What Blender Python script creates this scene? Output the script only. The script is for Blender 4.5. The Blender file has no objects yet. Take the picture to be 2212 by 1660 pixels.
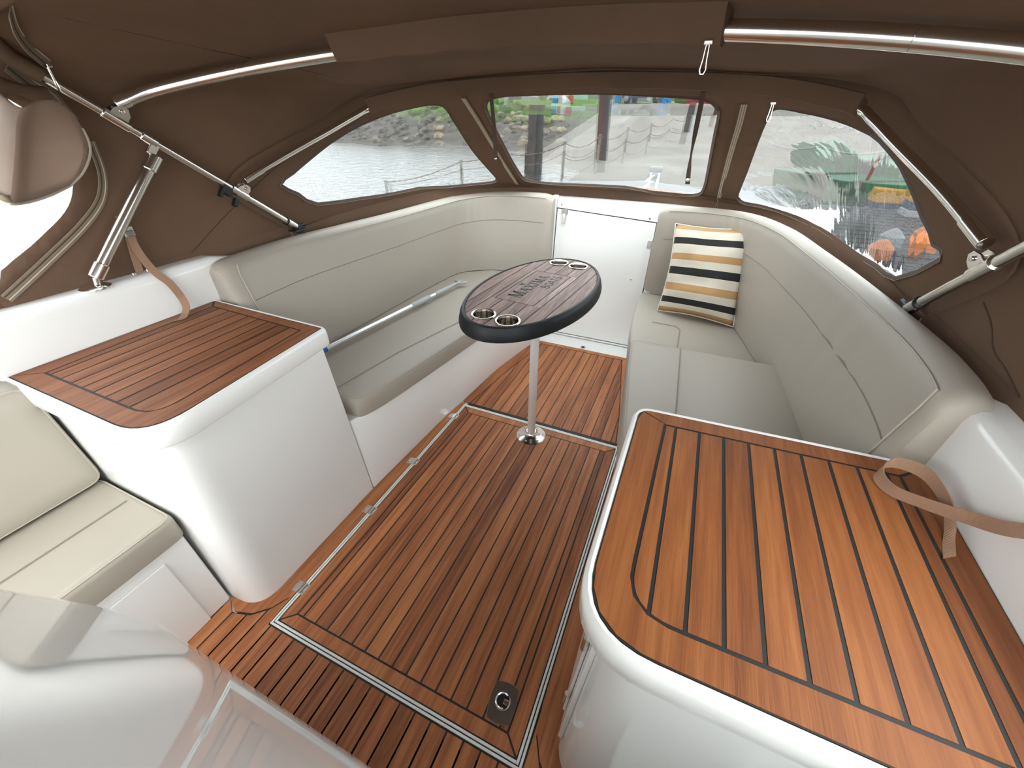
import bpy, bmesh, math, random
from mathutils import Vector, Matrix, noise
from mathutils.geometry import delaunay_2d_cdt
random.seed(11)
SC = bpy.context.scene
COL = SC.collection
# ------------------------------------------------------------------ camera
def setup_camera():
    yaw, pitch, roll = (math.radians(a) for a in (-23.5132, 34.3718, 0.2046))
    cy, sy, cp, sp = math.cos(yaw), math.sin(yaw), math.cos(pitch), math.sin(pitch)
    fwd = Vector((sy*cp, cy*cp, -sp)); right = Vector((cy, -sy, 0)); up = right.cross(fwd)
    r2 = right*math.cos(roll) + up*math.sin(roll); u2 = up*math.cos(roll) - right*math.sin(roll)
    cd = bpy.data.cameras.new('camera'); cam = bpy.data.objects.new('camera', cd); COL.objects.link(cam)
    m = Matrix((r2, u2, -fwd)).transposed().to_4x4(); m.translation = (.555, 0, 1.45)
    cam.matrix_world = m
    cd.sensor_fit = 'HORIZONTAL'; cd.sensor_width = 36; cd.lens = 859.33/2212*36
    cd.clip_start = .01; cd.clip_end = 600
    SC.camera = cam
setup_camera()
# ------------------------------------------------------------------ world and exposure
def setup_world():
    w = bpy.data.worlds.new('overcast_sky'); SC.world = w; w.use_nodes = True
    nt = w.node_tree; nt.nodes.clear()
    out = nt.nodes.new('ShaderNodeOutputWorld'); bg = nt.nodes.new('ShaderNodeBackground')
    tc = nt.nodes.new('ShaderNodeTexCoord'); sep = nt.nodes.new('ShaderNodeSeparateXYZ')
    rm = nt.nodes.new('ShaderNodeValToRGB')
    rm.color_ramp.elements[0].position = 0.0; rm.color_ramp.elements[0].color = (.83, .885, .905, 1)
    rm.color_ramp.elements[1].position = 1.0; rm.color_ramp.elements[1].color = (.93, .975, 1.0, 1)
    nt.links.new(tc.outputs['Generated'], sep.inputs[0]); nt.links.new(sep.outputs['Z'], rm.inputs[0])
    nt.links.new(rm.outputs[0], bg.inputs[0]); bg.inputs[1].default_value = 1.75
    nt.links.new(bg.outputs[0], out.inputs[0])
setup_world()
sun = bpy.data.lights.new('veiled_sun', 'SUN'); sun.energy = .25; sun.angle = math.radians(60); sun.color = (1, .97, .92)
sun_o = bpy.data.objects.new('veiled_sun', sun); COL.objects.link(sun_o)
sun_o.rotation_euler = (math.radians(56), 0, math.radians(14))
vs = SC.view_settings
vs.view_transform = 'Standard'; vs.look = 'None'; vs.gamma = 1; vs.use_curve_mapping = False
vs.exposure = 2.08
# ------------------------------------------------------------------ materials
MATS = {}
def nodes_of(name):
    m = bpy.data.materials.new(name); m.use_nodes = True; MATS[name] = m
    nt = m.node_tree; b = nt.nodes['Principled BSDF']
    return m, nt, b
def L(nt, a, b): nt.links.new(a, b)
def plain(name, col, rough=.5, metal=0, coat=0, bump=0, bscale=60, vary=0, spec=.5, vscale=6):
    m, nt, b = nodes_of(name)
    b.inputs['Base Color'].default_value = (*col, 1); b.inputs['Roughness'].default_value = rough
    b.inputs['Metallic'].default_value = metal; b.inputs['Coat Weight'].default_value = coat
    b.inputs['Coat Roughness'].default_value = .05; b.inputs['Specular IOR Level'].default_value = spec
    tc = nt.nodes.new('ShaderNodeTexCoord')
    if bump:
        n = nt.nodes.new('ShaderNodeTexNoise'); n.inputs['Scale'].default_value = bscale; n.inputs['Detail'].default_value = 3
        bp = nt.nodes.new('ShaderNodeBump'); bp.inputs['Strength'].default_value = bump; bp.inputs['Distance'].default_value = .01
        L(nt, tc.outputs['Object'], n.inputs['Vector']); L(nt, n.outputs[0], bp.inputs['Height']); L(nt, bp.outputs[0], b.inputs['Normal'])
    if vary:
        n = nt.nodes.new('ShaderNodeTexNoise'); n.inputs['Scale'].default_value = vscale; n.inputs['Detail'].default_value = 4
        r = nt.nodes.new('ShaderNodeValToRGB')
        r.color_ramp.elements[0].position = .3; r.color_ramp.elements[1].position = .7
        r.color_ramp.elements[0].color = (*[c*(1-vary) for c in col], 1); r.color_ramp.elements[1].color = (*[min(1, c*(1+vary)) for c in col], 1)
        L(nt, tc.outputs['Object'], n.inputs['Vector']); L(nt, n.outputs[0], r.inputs[0]); L(nt, r.outputs[0], b.inputs['Base Color'])
    return m
def wood(name, dark, mid, light, rough=.52, coords='Object', streak=90, sat=.25):
    m, nt, b = nodes_of(name)
    tc = nt.nodes.new('ShaderNodeTexCoord'); mp = nt.nodes.new('ShaderNodeMapping')
    oi = nt.nodes.new('ShaderNodeObjectInfo')
    mp.inputs['Scale'].default_value = (1, .05, 1)
    L(nt, tc.outputs[coords], mp.inputs['Vector'])
    mul = nt.nodes.new('ShaderNodeMath'); mul.operation = 'MULTIPLY'; mul.inputs[1].default_value = 40
    L(nt, oi.outputs['Random'], mul.inputs[0])
    comb = nt.nodes.new('ShaderNodeCombineXYZ'); L(nt, mul.outputs[0], comb.inputs[1]); L(nt, mul.outputs[0], comb.inputs[2])
    add = nt.nodes.new('ShaderNodeVectorMath'); add.operation = 'ADD'
    L(nt, mp.outputs[0], add.inputs[0]); L(nt, comb.outputs[0], add.inputs[1])
    n1 = nt.nodes.new('ShaderNodeTexNoise'); n1.inputs['Scale'].default_value = streak; n1.inputs['Detail'].default_value = 5; n1.inputs['Roughness'].default_value = .65
    n2 = nt.nodes.new('ShaderNodeTexNoise'); n2.inputs['Scale'].default_value = 22; n2.inputs['Detail'].default_value = 2
    n3 = nt.nodes.new('ShaderNodeTexNoise'); n3.inputs['Scale'].default_value = streak*4; n3.inputs['Detail'].default_value = 2
    for n in (n1, n2, n3): L(nt, add.outputs[0], n.inputs['Vector'])
    mx = nt.nodes.new('ShaderNodeMath'); mx.operation = 'MULTIPLY_ADD'; mx.inputs[1].default_value = .55
    h = nt.nodes.new('ShaderNodeMath'); h.operation = 'MULTIPLY'; h.inputs[1].default_value = .45
    L(nt, n2.outputs[0], h.inputs[0]); L(nt, n1.outputs[0], mx.inputs[0]); L(nt, h.outputs[0], mx.inputs[2])
    rv = nt.nodes.new('ShaderNodeMath'); rv.operation = 'MULTIPLY_ADD'; rv.inputs[1].default_value = .16; rv.inputs[2].default_value = -.08
    L(nt, oi.outputs['Random'], rv.inputs[0])
    ad = nt.nodes.new('ShaderNodeMath'); ad.operation = 'ADD'; L(nt, mx.outputs[0], ad.inputs[0]); L(nt, rv.outputs[0], ad.inputs[1])
    r = nt.nodes.new('ShaderNodeValToRGB'); e = r.color_ramp.elements
    e[0].position = .30; e[0].color = (*dark, 1); e[1].position = .72; e[1].color = (*light, 1)
    k = e.new(.5); k.color = (*mid, 1)
    L(nt, ad.outputs[0], r.inputs[0]); L(nt, r.outputs[0], b.inputs['Base Color'])
    bp = nt.nodes.new('ShaderNodeBump'); bp.inputs['Strength'].default_value = .25; bp.inputs['Distance'].default_value = .002
    L(nt, n3.outputs[0], bp.inputs['Height']); L(nt, bp.outputs[0], b.inputs['Normal'])
    b.inputs['Roughness'].default_value = rough; b.inputs['Specular IOR Level'].default_value = .3
    return m
wood('teak', (.155, .053, .022), (.345, .124, .049), (.55, .222, .086))
wood('teak_dark', (.105, .036, .016), (.215, .078, .034), (.33, .135, .058))
wood('teak_light', (.150, .046, .0145), (.25, .083, .024), (.37, .140, .042))
wood('teak_table', (.12, .066, .052), (.34, .22, .18), (.66, .48, .41), streak=190)
plain('caulk', (.012, .012, .011), .6)
plain('gelcoat', (.86, .86, .835), .16, coat=.3)
plain('gelcoat_gloss', (.84, .845, .825), .05, coat=.5)
plain('cup_steel', (.34, .31, .27), .16, metal=1)
plain('gelcoat_door', (.94, .945, .925), .3, coat=.1)
plain('white_frame', (.78, .79, .76), .3)
plain('vinyl', (.385, .345, .288), .46, bump=.05, bscale=14)
plain('vinyl_seam', (.24, .205, .17), .6)
plain('piping', (.45, .40, .33), .5)
plain('stainless', (.80, .78, .74), .18, metal=1)
plain('stainless_dark', (.33, .31, .30), .32, metal=1, bump=.02, bscale=200)
plain('aluminium', (.80, .78, .76), .42, metal=.55, bump=.1, bscale=200)
plain('black_plastic', (.012, .012, .013), .42)
plain('black_rim', (.006, .007, .008), .5, spec=.3)
plain('webbing', (.34, .20, .125), .8, bump=.4, bscale=900)
plain('webbing_dark', (.10, .067, .045), .8, bump=.4, bscale=900)
plain('grey_plastic', (.40, .42, .42), .45)
plain('blue_label', (.02, .14, .40), .5, vary=.3, vscale=120)
plain('dark_hole', (.01, .01, .01), .9)
plain('zip_tape', (.255, .195, .135), .75, bump=.3, bscale=700)
plain('seam_thread', (.055, .038, .026), .8)
plain('welt', (.085, .055, .045), .55)
plain('stitch_light', (.55, .48, .38), .7)
def canvas(name, col, transl=.05):
    m, nt, b = nodes_of(name)
    b.inputs['Roughness'].default_value = .78; b.inputs['Specular IOR Level'].default_value = .25
    tc = nt.nodes.new('ShaderNodeTexCoord')
    n = nt.nodes.new('ShaderNodeTexNoise'); n.inputs['Scale'].default_value = 3; n.inputs['Detail'].default_value = 5
    r = nt.nodes.new('ShaderNodeValToRGB'); r.color_ramp.elements[0].position = .3; r.color_ramp.elements[1].position = .75
    r.color_ramp.elements[0].color = (*[c*.9 for c in col], 1); r.color_ramp.elements[1].color = (*[c*1.12 for c in col], 1)
    L(nt, tc.outputs['Object'], n.inputs['Vector']); L(nt, n.outputs[0], r.inputs[0]); L(nt, r.outputs[0], b.inputs['Base Color'])
    nf = nt.nodes.new('ShaderNodeTexNoise'); nf.inputs['Scale'].default_value = 450; nf.inputs['Detail'].default_value = 2
    nb = nt.nodes.new('ShaderNodeTexNoise'); nb.inputs['Scale'].default_value = 7; nb.inputs['Detail'].default_value = 3
    L(nt, tc.outputs['Object'], nf.inputs['Vector']); L(nt, tc.outputs['Object'], nb.inputs['Vector'])
    b1 = nt.nodes.new('ShaderNodeBump'); b1.inputs['Strength'].default_value = .12; b1.inputs['Distance'].default_value = .002
    b2 = nt.nodes.new('ShaderNodeBump'); b2.inputs['Strength'].default_value = .25; b2.inputs['Distance'].default_value = .02
    L(nt, nf.outputs[0], b1.inputs['Height']); L(nt, nb.outputs[0], b2.inputs['Height']); L(nt, b1.outputs[0], b2.inputs['Normal']); L(nt, b2.outputs[0], b.inputs['Normal'])
    tr = nt.nodes.new('ShaderNodeBsdfTranslucent'); L(nt, r.outputs[0], tr.inputs['Color'])
    mix = nt.nodes.new('ShaderNodeMixShader'); mix.inputs[0].default_value = transl
    L(nt, b.outputs[0], mix.inputs[1]); L(nt, tr.outputs[0], mix.inputs[2]); L(nt, mix.outputs[0], nt.nodes['Material Output'].inputs['Surface'])
    return m
canvas('canvas', (.160, .097, .062), .18)
canvas('lit_canvas_flap', (.55, .43, .35), .5)  # canopy canvas lightened, the outside light on the flap put into its colour
def clear_vinyl(name, bump, scale, stretch=(1, 1, 1), rot=(0, 0, 0), ior=1.012):
    m, nt, b = nodes_of(name); nt.nodes.remove(b)
    tc = nt.nodes.new('ShaderNodeTexCoord'); mp = nt.nodes.new('ShaderNodeMapping'); mp.inputs['Scale'].default_value = stretch; mp.inputs['Rotation'].default_value = rot
    n = nt.nodes.new('ShaderNodeTexNoise'); n.inputs['Scale'].default_value = scale; n.inputs['Detail'].default_value = 2
    bp = nt.nodes.new('ShaderNodeBump'); bp.inputs['Strength'].default_value = bump; bp.inputs['Distance'].default_value = .02
    L(nt, tc.outputs['Object'], mp.inputs[0]); L(nt, mp.outputs[0], n.inputs['Vector']); L(nt, n.outputs[0], bp.inputs['Height'])
    tr = nt.nodes.new('ShaderNodeBsdfTransparent'); tr.inputs[0].default_value = (.50, .52, .525, 1)  # grey tint put into the clear panes to dim the outside view
    rf = nt.nodes.new('ShaderNodeBsdfRefraction'); rf.inputs['IOR'].default_value = ior; rf.inputs['Roughness'].default_value = .02; rf.inputs['Color'].default_value = (.52, .54, .545, 1)
    gl = nt.nodes.new('ShaderNodeBsdfGlossy'); gl.inputs['Roughness'].default_value = .04
    L(nt, bp.outputs[0], rf.inputs['Normal']); L(nt, bp.outputs[0], gl.inputs['Normal'])
    m1 = nt.nodes.new('ShaderNodeMixShader'); m1.inputs[0].default_value = .6
    L(nt, tr.outputs[0], m1.inputs[1]); L(nt, rf.outputs[0], m1.inputs[2])
    m2 = nt.nodes.new('ShaderNodeMixShader'); m2.inputs[0].default_value = .06
    L(nt, m1.outputs[0], m2.inputs[1]); L(nt, gl.outputs[0], m2.inputs[2])
    L(nt, m2.outputs[0], nt.nodes['Material Output'].inputs['Surface'])
    return m
clear_vinyl('clear_vinyl', .10, 9)
clear_vinyl('clear_vinyl_creased', .35, 4, (1, 4, 1), (0, 0, .6), 1.03)
def stripes():
    m, nt, b = nodes_of('striped_cotton')
    uv = nt.nodes.new('ShaderNodeUVMap'); uv.uv_map = 'UVMap'; sep = nt.nodes.new('ShaderNodeSeparateXYZ')
    L(nt, uv.outputs[0], sep.inputs[0])
    r = nt.nodes.new('ShaderNodeValToRGB'); r.color_ramp.interpolation = 'CONSTANT'; e = r.color_ramp.elements
    K = (.014, .013, .014); W = (.66, .60, .50); O = (.47, .27, .115)
    seq = [(0, O), (.055, W), (.115, K), (.185, W), (.265, O), (.345, W), (.445, K), (.525, W), (.605, O), (.675, W), (.775, K), (.85, W), (.945, O)]
    e[0].position = 0; e[0].color = (*seq[0][1], 1); e[1].position = seq[1][0]; e[1].color = (*seq[1][1], 1)
    for p, c in seq[2:]:
        k = e.new(p); k.color = (*c, 1)
    L(nt, sep.outputs['Y'], r.inputs[0]); L(nt, r.outputs[0], b.inputs['Base Color']); b.inputs['Roughness'].default_value = .85
    tc = nt.nodes.new('ShaderNodeTexCoord'); n = nt.nodes.new('ShaderNodeTexNoise'); n.inputs['Scale'].default_value = 300
    bp = nt.nodes.new('ShaderNodeBump'); bp.inputs['Strength'].default_value = .3; bp.inputs['Distance'].default_value = .003
    L(nt, tc.outputs['Object'], n.inputs['Vector']); L(nt, n.outputs[0], bp.inputs['Height']); L(nt, bp.outputs[0], b.inputs['Normal'])
stripes()
def M(n): return MATS[n]
# ------------------------------------------------------------------ helpers
def tag(o, label=None, cat=None, group=None, kind=None):
    if label: o['label'] = label
    if cat: o['category'] = cat
    if group: o['group'] = group
    if kind: o['kind'] = kind
    return o
def empty(name, loc, label=None, cat=None, group=None, kind=None):
    o = bpy.data.objects.new(name, None); COL.objects.link(o); o.location = loc; o.empty_display_size = .05
    return tag(o, label, cat, group, kind)
def attach(o, parent):
    if parent is not None:
        o.parent = parent
        o.matrix_parent_inverse = Matrix.Translation(-world_loc(parent))
    return o
def world_loc(o):
    return Vector(o.location) if o.type == 'EMPTY' else Vector((0, 0, 0))
def mesh(name, verts, faces, mat, parent=None, smooth=False, bevel=0, seg=2, sub=0, solid=0, angle=35):
    me = bpy.data.meshes.new(name); me.from_pydata([tuple(v) for v in verts], [], [tuple(f) for f in faces])
    me.validate(); me.update()
    bm = bmesh.new(); bm.from_mesh(me); bmesh.ops.recalc_face_normals(bm, faces=bm.faces[:]); bm.to_mesh(me); bm.free()
    return obj(name, me, mat, parent, smooth, bevel, seg, sub, solid, angle)
def obj(name, me, mat, parent=None, smooth=False, bevel=0, seg=2, sub=0, solid=0, angle=35):
    o = bpy.data.objects.new(name, me); COL.objects.link(o)
    if mat is not None: me.materials.append(M(mat) if isinstance(mat, str) else mat)
    if smooth or bevel:
        for p in me.polygons: p.use_smooth = True
    if smooth and not bevel:
        bm = bmesh.new(); bm.from_mesh(me); lim = math.radians(angle if angle != 35 else 42)
        for e in bm.edges:
            e.smooth = not (len(e.link_faces) == 2 and e.calc_face_angle(0) > lim)
        bm.to_mesh(me); bm.free()
    if solid:
        md = o.modifiers.new('thickness', 'SOLIDIFY'); md.thickness = solid; md.offset = 0
    if bevel:
        md = o.modifiers.new('bevel', 'BEVEL'); md.width = bevel; md.segments = seg; md.limit_method = 'ANGLE'; md.angle_limit = math.radians(angle); md.harden_normals = True
    if sub:
        md = o.modifiers.new('sub', 'SUBSURF'); md.levels = sub; md.render_levels = sub
    attach(o, parent)
    return o
class MB:
    def __init__(s): s.v = []; s.f = []
    def add(s, v, f):
        k = len(s.v); s.v += [Vector(p) for p in v]; s.f += [tuple(i+k for i in q) for q in f]; return s
    def box(s, x0, x1, y0, y1, z0, z1):
        return s.add([(x, y, z) for z in (z0, z1) for y in (y0, y1) for x in (x0, x1)], [(0, 1, 3, 2), (4, 6, 7, 5), (0, 4, 5, 1), (2, 3, 7, 6), (0, 2, 6, 4), (1, 5, 7, 3)])
    def obox(s, c, ax, ay, az, hx, hy, hz):
        c = Vector(c); ax, ay, az = Vector(ax).normalized(), Vector(ay).normalized(), Vector(az).normalized()
        v = [c+ax*(sx*hx)+ay*(sy*hy)+az*(sz*hz) for sz in (-1, 1) for sy in (-1, 1) for sx in (-1, 1)]
        return s.add(v, [(0, 1, 3, 2), (4, 6, 7, 5), (0, 4, 5, 1), (2, 3, 7, 6), (0, 2, 6, 4), (1, 5, 7, 3)])
    def prism(s, poly, z0, z1):
        n = len(poly)
        v = [(p[0], p[1], z0) for p in poly]+[(p[0], p[1], z1) for p in poly]
        return s.add(v, [tuple(range(n))[::-1], tuple(range(n, 2*n))]+[(i, (i+1) % n, n+(i+1) % n, n+i) for i in range(n)])
    def tube(s, pts, r, n=12, cap=True, closed=False):
        pts = [Vector(p) for p in pts]; rs = r if isinstance(r, (list, tuple)) else [r]*len(pts)
        k = len(s.v); m = len(pts); nrm = None
        for i, p in enumerate(pts):
            if closed: t = pts[(i+1) % m]-pts[i-1]
            else: t = pts[min(i+1, m-1)]-pts[max(i-1, 0)]
            t.normalize()
            if nrm is None:
                a = Vector((0, 0, 1)) if abs(t.z) < .9 else Vector((1, 0, 0)); nrm = (a-t*a.dot(t)).normalized()
            else: nrm = (nrm-t*nrm.dot(t)).normalized()
            b = t.cross(nrm)
            for j in range(n):
                a = 2*math.pi*j/n; s.v.append(p+(nrm*math.cos(a)+b*math.sin(a))*rs[i])
        for i in range(m if closed else m-1):
            for j in range(n):
                a, b2 = k+i*n, k+((i+1) % m)*n
                s.f.append((a+j, a+(j+1) % n, b2+(j+1) % n, b2+j))
        if cap and not closed:
            s.f.append(tuple(k+j for j in range(n))[::-1]); s.f.append(tuple(k+(m-1)*n+j for j in range(n)))
        return s
    def lathe(s, c, prof, n=24, axis=(0, 0, 1), caps=True):
        c = Vector(c); ax = Vector(axis).normalized(); a = Vector((1, 0, 0)) if abs(ax.x) < .9 else Vector((0, 1, 0))
        e1 = (a-ax*a.dot(ax)).normalized(); e2 = ax.cross(e1); k = len(s.v)
        for r, h in prof:
            for j in range(n):
                t = 2*math.pi*j/n; s.v.append(c+ax*h+(e1*math.cos(t)+e2*math.sin(t))*r)
        for i in range(len(prof)-1):
            for j in range(n): s.f.append((k+i*n+j, k+i*n+(j+1) % n, k+(i+1)*n+(j+1) % n, k+(i+1)*n+j))
        if caps and prof[0][0] > 1e-6: s.f.append(tuple(k+j for j in range(n))[::-1])
        if caps and prof[-1][0] > 1e-6: s.f.append(tuple(k+(len(prof)-1)*n+j for j in range(n)))
        return s
    def loft(s, secs, closed=True, caps=True):
        k = len(s.v); n = len(secs[0])
        for sec in secs: s.v += [Vector(p) for p in sec]
        for i in range(len(secs)-1):
            for j in range(n if closed else n-1): s.f.append((k+i*n+j, k+i*n+(j+1) % n, k+(i+1)*n+(j+1) % n, k+(i+1)*n+j))
        if caps and closed:
            s.f.append(tuple(k+j for j in range(n))[::-1]); s.f.append(tuple(k+(len(secs)-1)*n+j for j in range(n)))
        return s
    def ribbon(s, pts, w, dirs):
        # flat strip through pts, half width w along dirs
        k = len(s.v)
        for p, d in zip(pts, dirs):
            d = Vector(d).normalized(); s.v += [Vector(p)-d*w, Vector(p)+d*w]
        for i in range(len(pts)-1): s.f.append((k+2*i, k+2*i+1, k+2*i+3, k+2*i+2))
        return s
    def build(s, name, mat, parent=None, **kw): return mesh(name, s.v, s.f, mat, parent, **kw)
def crv(P, u):
    n = len(P)-1; s = min(max(u, 0), 1)*n; i = min(int(s), n-1); t = s-i
    p1, p2 = P[i], P[i+1]
    p0 = P[i-1] if i > 0 else tuple(2*a-b for a, b in zip(p1, p2))
    p3 = P[i+2] if i+2 <= n else tuple(2*a-b for a, b in zip(p2, p1))
    return Vector([.5*(2*b+(c-a)*t+(2*a-5*b+4*c-d)*t*t+(-a+3*b-3*c+d)*t**3) for a, b, c, d in zip(p0, p1, p2, p3)])
def smooth_path(P, n): return [crv(P, i/(n-1)) for i in range(n)]
def mirror_pts(P): return [(-p[0], *p[1:]) for p in P]
def clip_half(poly, a, b, c):
    # keep a*x+b*y<=c
    out = []
    for i in range(len(poly)):
        p, q = poly[i], poly[(i+1) % len(poly)]
        dp, dq = a*p[0]+b*p[1]-c, a*q[0]+b*q[1]-c
        if dp <= 0: out.append(p)
        if (dp < 0 < dq) or (dq < 0 < dp):
            t = dp/(dp-dq); out.append((p[0]+(q[0]-p[0])*t, p[1]+(q[1]-p[1])*t))
    return out
def strip(poly, x0, x1): return clip_half(clip_half(poly, 1, 0, x1), -1, 0, -x0)
def area(poly): return .5*sum(poly[i][0]*poly[(i+1) % len(poly)][1]-poly[(i+1) % len(poly)][0]*poly[i][1] for i in range(len(poly)))
def inset(poly, d):
    # convex-ish polygon offset inward
    if area(poly) < 0: poly = poly[::-1]
    n = len(poly); out = []
    for i in range(n):
        p0, p1, p2 = (Vector(poly[j][:2]) for j in (i-1, i, (i+1) % n))
        e1 = (p1-p0).normalized(); e2 = (p2-p1).normalized()
        n1 = Vector((-e1.y, e1.x)); n2 = Vector((-e2.y, e2.x)); b = (n1+n2)
        if b.length < 1e-6: b = n1
        b.normalize(); k = d/max(.35, b.dot(n1)); out.append(tuple(p1+b*k))
    return out
def planks(region, xs, z0, z1, mat, parent, gap=.0055):
    # cut a region into planks running fore and aft at caulk lines xs
    xmin = min(p[0] for p in region); xmax = max(p[0] for p in region)
    cuts = [xmin-1]+[x for x in sorted(xs) if xmin+.004 < x < xmax-.004]+[xmax+1]
    for a, b in zip(cuts[:-1], cuts[1:]):
        pl = strip(region, a+gap/2, b-gap/2)
        pl = dedupe(pl)
        if len(pl) >= 3 and abs(area(pl)) > 2e-4: MB().prism(pl, z0, z1).build('plank', mat, parent)
def dedupe(pl):
    out = []
    for p in pl:
        if not out or (abs(p[0]-out[-1][0])+abs(p[1]-out[-1][1])) > 1e-4: out.append(p)
    if len(out) > 1 and (abs(out[0][0]-out[-1][0])+abs(out[0][1]-out[-1][1])) < 1e-4: out.pop()
    return out
def arc(cx, cy, r, a0, a1, n=8): return [(cx+r*math.cos(math.radians(a0+(a1-a0)*i/(n-1))), cy+r*math.sin(math.radians(a0+(a1-a0)*i/(n-1)))) for i in range(n)]
def fillet(poly, radii, n=7):
    # round polygon corners
    out = []; m = len(poly)
    for i in range(m):
        r = radii[i] if isinstance(radii, (list, tuple)) else radii
        p0, p1, p2 = Vector(poly[i-1]), Vector(poly[i]), Vector(poly[(i+1) % m])
        if r <= 0: out.append(tuple(p1)); continue
        d1 = (p0-p1).normalized(); d2 = (p2-p1).normalized(); ang = d1.angle(d2); t = r/math.tan(ang/2)
        a, b = p1+d1*t, p1+d2*t
        for k in range(n):
            u = k/(n-1); out.append(tuple((a*(1-u)+p1*u)*(1-u)+(p1*(1-u)+b*u)*u))
    return out
# ------------------------------------------------------------------ floor
PIT = .0535
WALL_L = [(-.668, .282), (-.593, .298), (-.549, .348), (-.538, .409), (-.535, .52), (-.533, .87), (-.510, 1.42), (-.488, 1.645), (-.455, 2.05), (-.385, 2.43), (-.345, 2.565)]
WALL_R = mirror_pts(WALL_L)
def build_floor():
    fl = tag(MB().box(-1.25, 1.25, -1.5, 3.0, -.06, -.004).build('floor', 'gelcoat'), 'white moulded cockpit sole under the teak decking', kind='structure')
    fl.name = 'floor'
    z0, z1 = -.004, .004
    base = WALL_L+[(.345, 2.565)]+WALL_R[::-1]+[(.668, -1.2), (-.668, -1.2)]
    outer = clip_half(base, 0, -1, 1.25)
    MB().prism([(-.60, -1.2), (.60, -1.2), (.60, .28), (.53, .36), (.53, .87), (.345, 2.56), (-.345, 2.56), (-.53, .87), (-.53, .36), (-.60, .28)], -.0045, .0030).build('caulking', 'caulk', fl)
    MB().box(-.668, .668, -1.2, .25, -.0045, .0030).build('caulking', 'caulk', fl)
    # aft field, split around the curved margins by the cabinets
    aft = [(-.664, -1.2), (.664, -1.2), (.664, .276), (.615, .246), (.549, .264), (.507, .306), (.472, .27), (-.472, .27), (-.507, .306), (-.549, .264), (-.615, .246), (-.664, .276)]
    planks([(-.664, -1.2), (.664, -1.2), (.664, .276), (.615, .2455), (.549, .2655), (.504, .307), (.476, .36), (.469, .43), (.468, .27), (-.468, .27), (-.469, .43), (-.476, .36), (-.504, .307), (-.549, .2655), (-.615, .2455), (-.664, .276)], [PIT*(k+.5) for k in range(-12, 12)], z0, z1, 'teak', fl)
    for s in (-1, 1):
        inner = [(-.467, .44), (-.475, .37), (-.504, .316), (-.549, .2745), (-.612, .2545)]
        brd = WALL_L[:7]+[(-.486, 1.64), (-.467, 1.64)]+inner
        brd = [(x*-s, y) for x, y in brd]
        MB().prism(brd, z0, z1+.0004).build('margin_plank', 'teak', fl)
        # front margins beside the forward field
        fm = [(-.486, 1.652), (-.455, 2.05), (-.385, 2.43), (-.345, 2.565), (-.306, 2.525), (-.335, 2.345), (-.412, 1.88), (-.440, 1.652)]
        MB().prism([(x*-s, y) for x, y in fm], z0, z1).build('margin_plank', 'teak', fl)
    MB().prism([(-.340, 2.567), (.340, 2.567), (.303, 2.529), (-.303, 2.529)], z0, z1).build('margin_plank', 'teak', fl)
    fwd = [(-.434, 1.652), (.434, 1.652), (.407, 1.88), (.330, 2.345), (.300, 2.522), (-.300, 2.522), (-.330, 2.345), (-.407, 1.88)]
    planks(fwd, [.0545*(k+.5) for k in range(-9, 9)], z0, z1, 'teak', fl, gap=.005)
    # drain by the door
    MB().lathe((.0, 2.60, -.003), [(.020, .0), (.020, .007), (.013, .0075), (.013, .004)], 20).build('drain_ring', 'stainless', fl, smooth=True)
    MB().lathe((.0, 2.60, -.003), [(.0125, 0), (.0125, .0055)], 16).build('drain_hole', 'dark_hole', fl)
    return fl
build_floor()
def screw(parent, p, n=(0, 0, 1), r=.004, mat='stainless_dark'): MB().lathe(p, [(r, 0), (r, .001), (r*.6, .002), (0, .002)], 10, n).build('screw', mat, parent)
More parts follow.
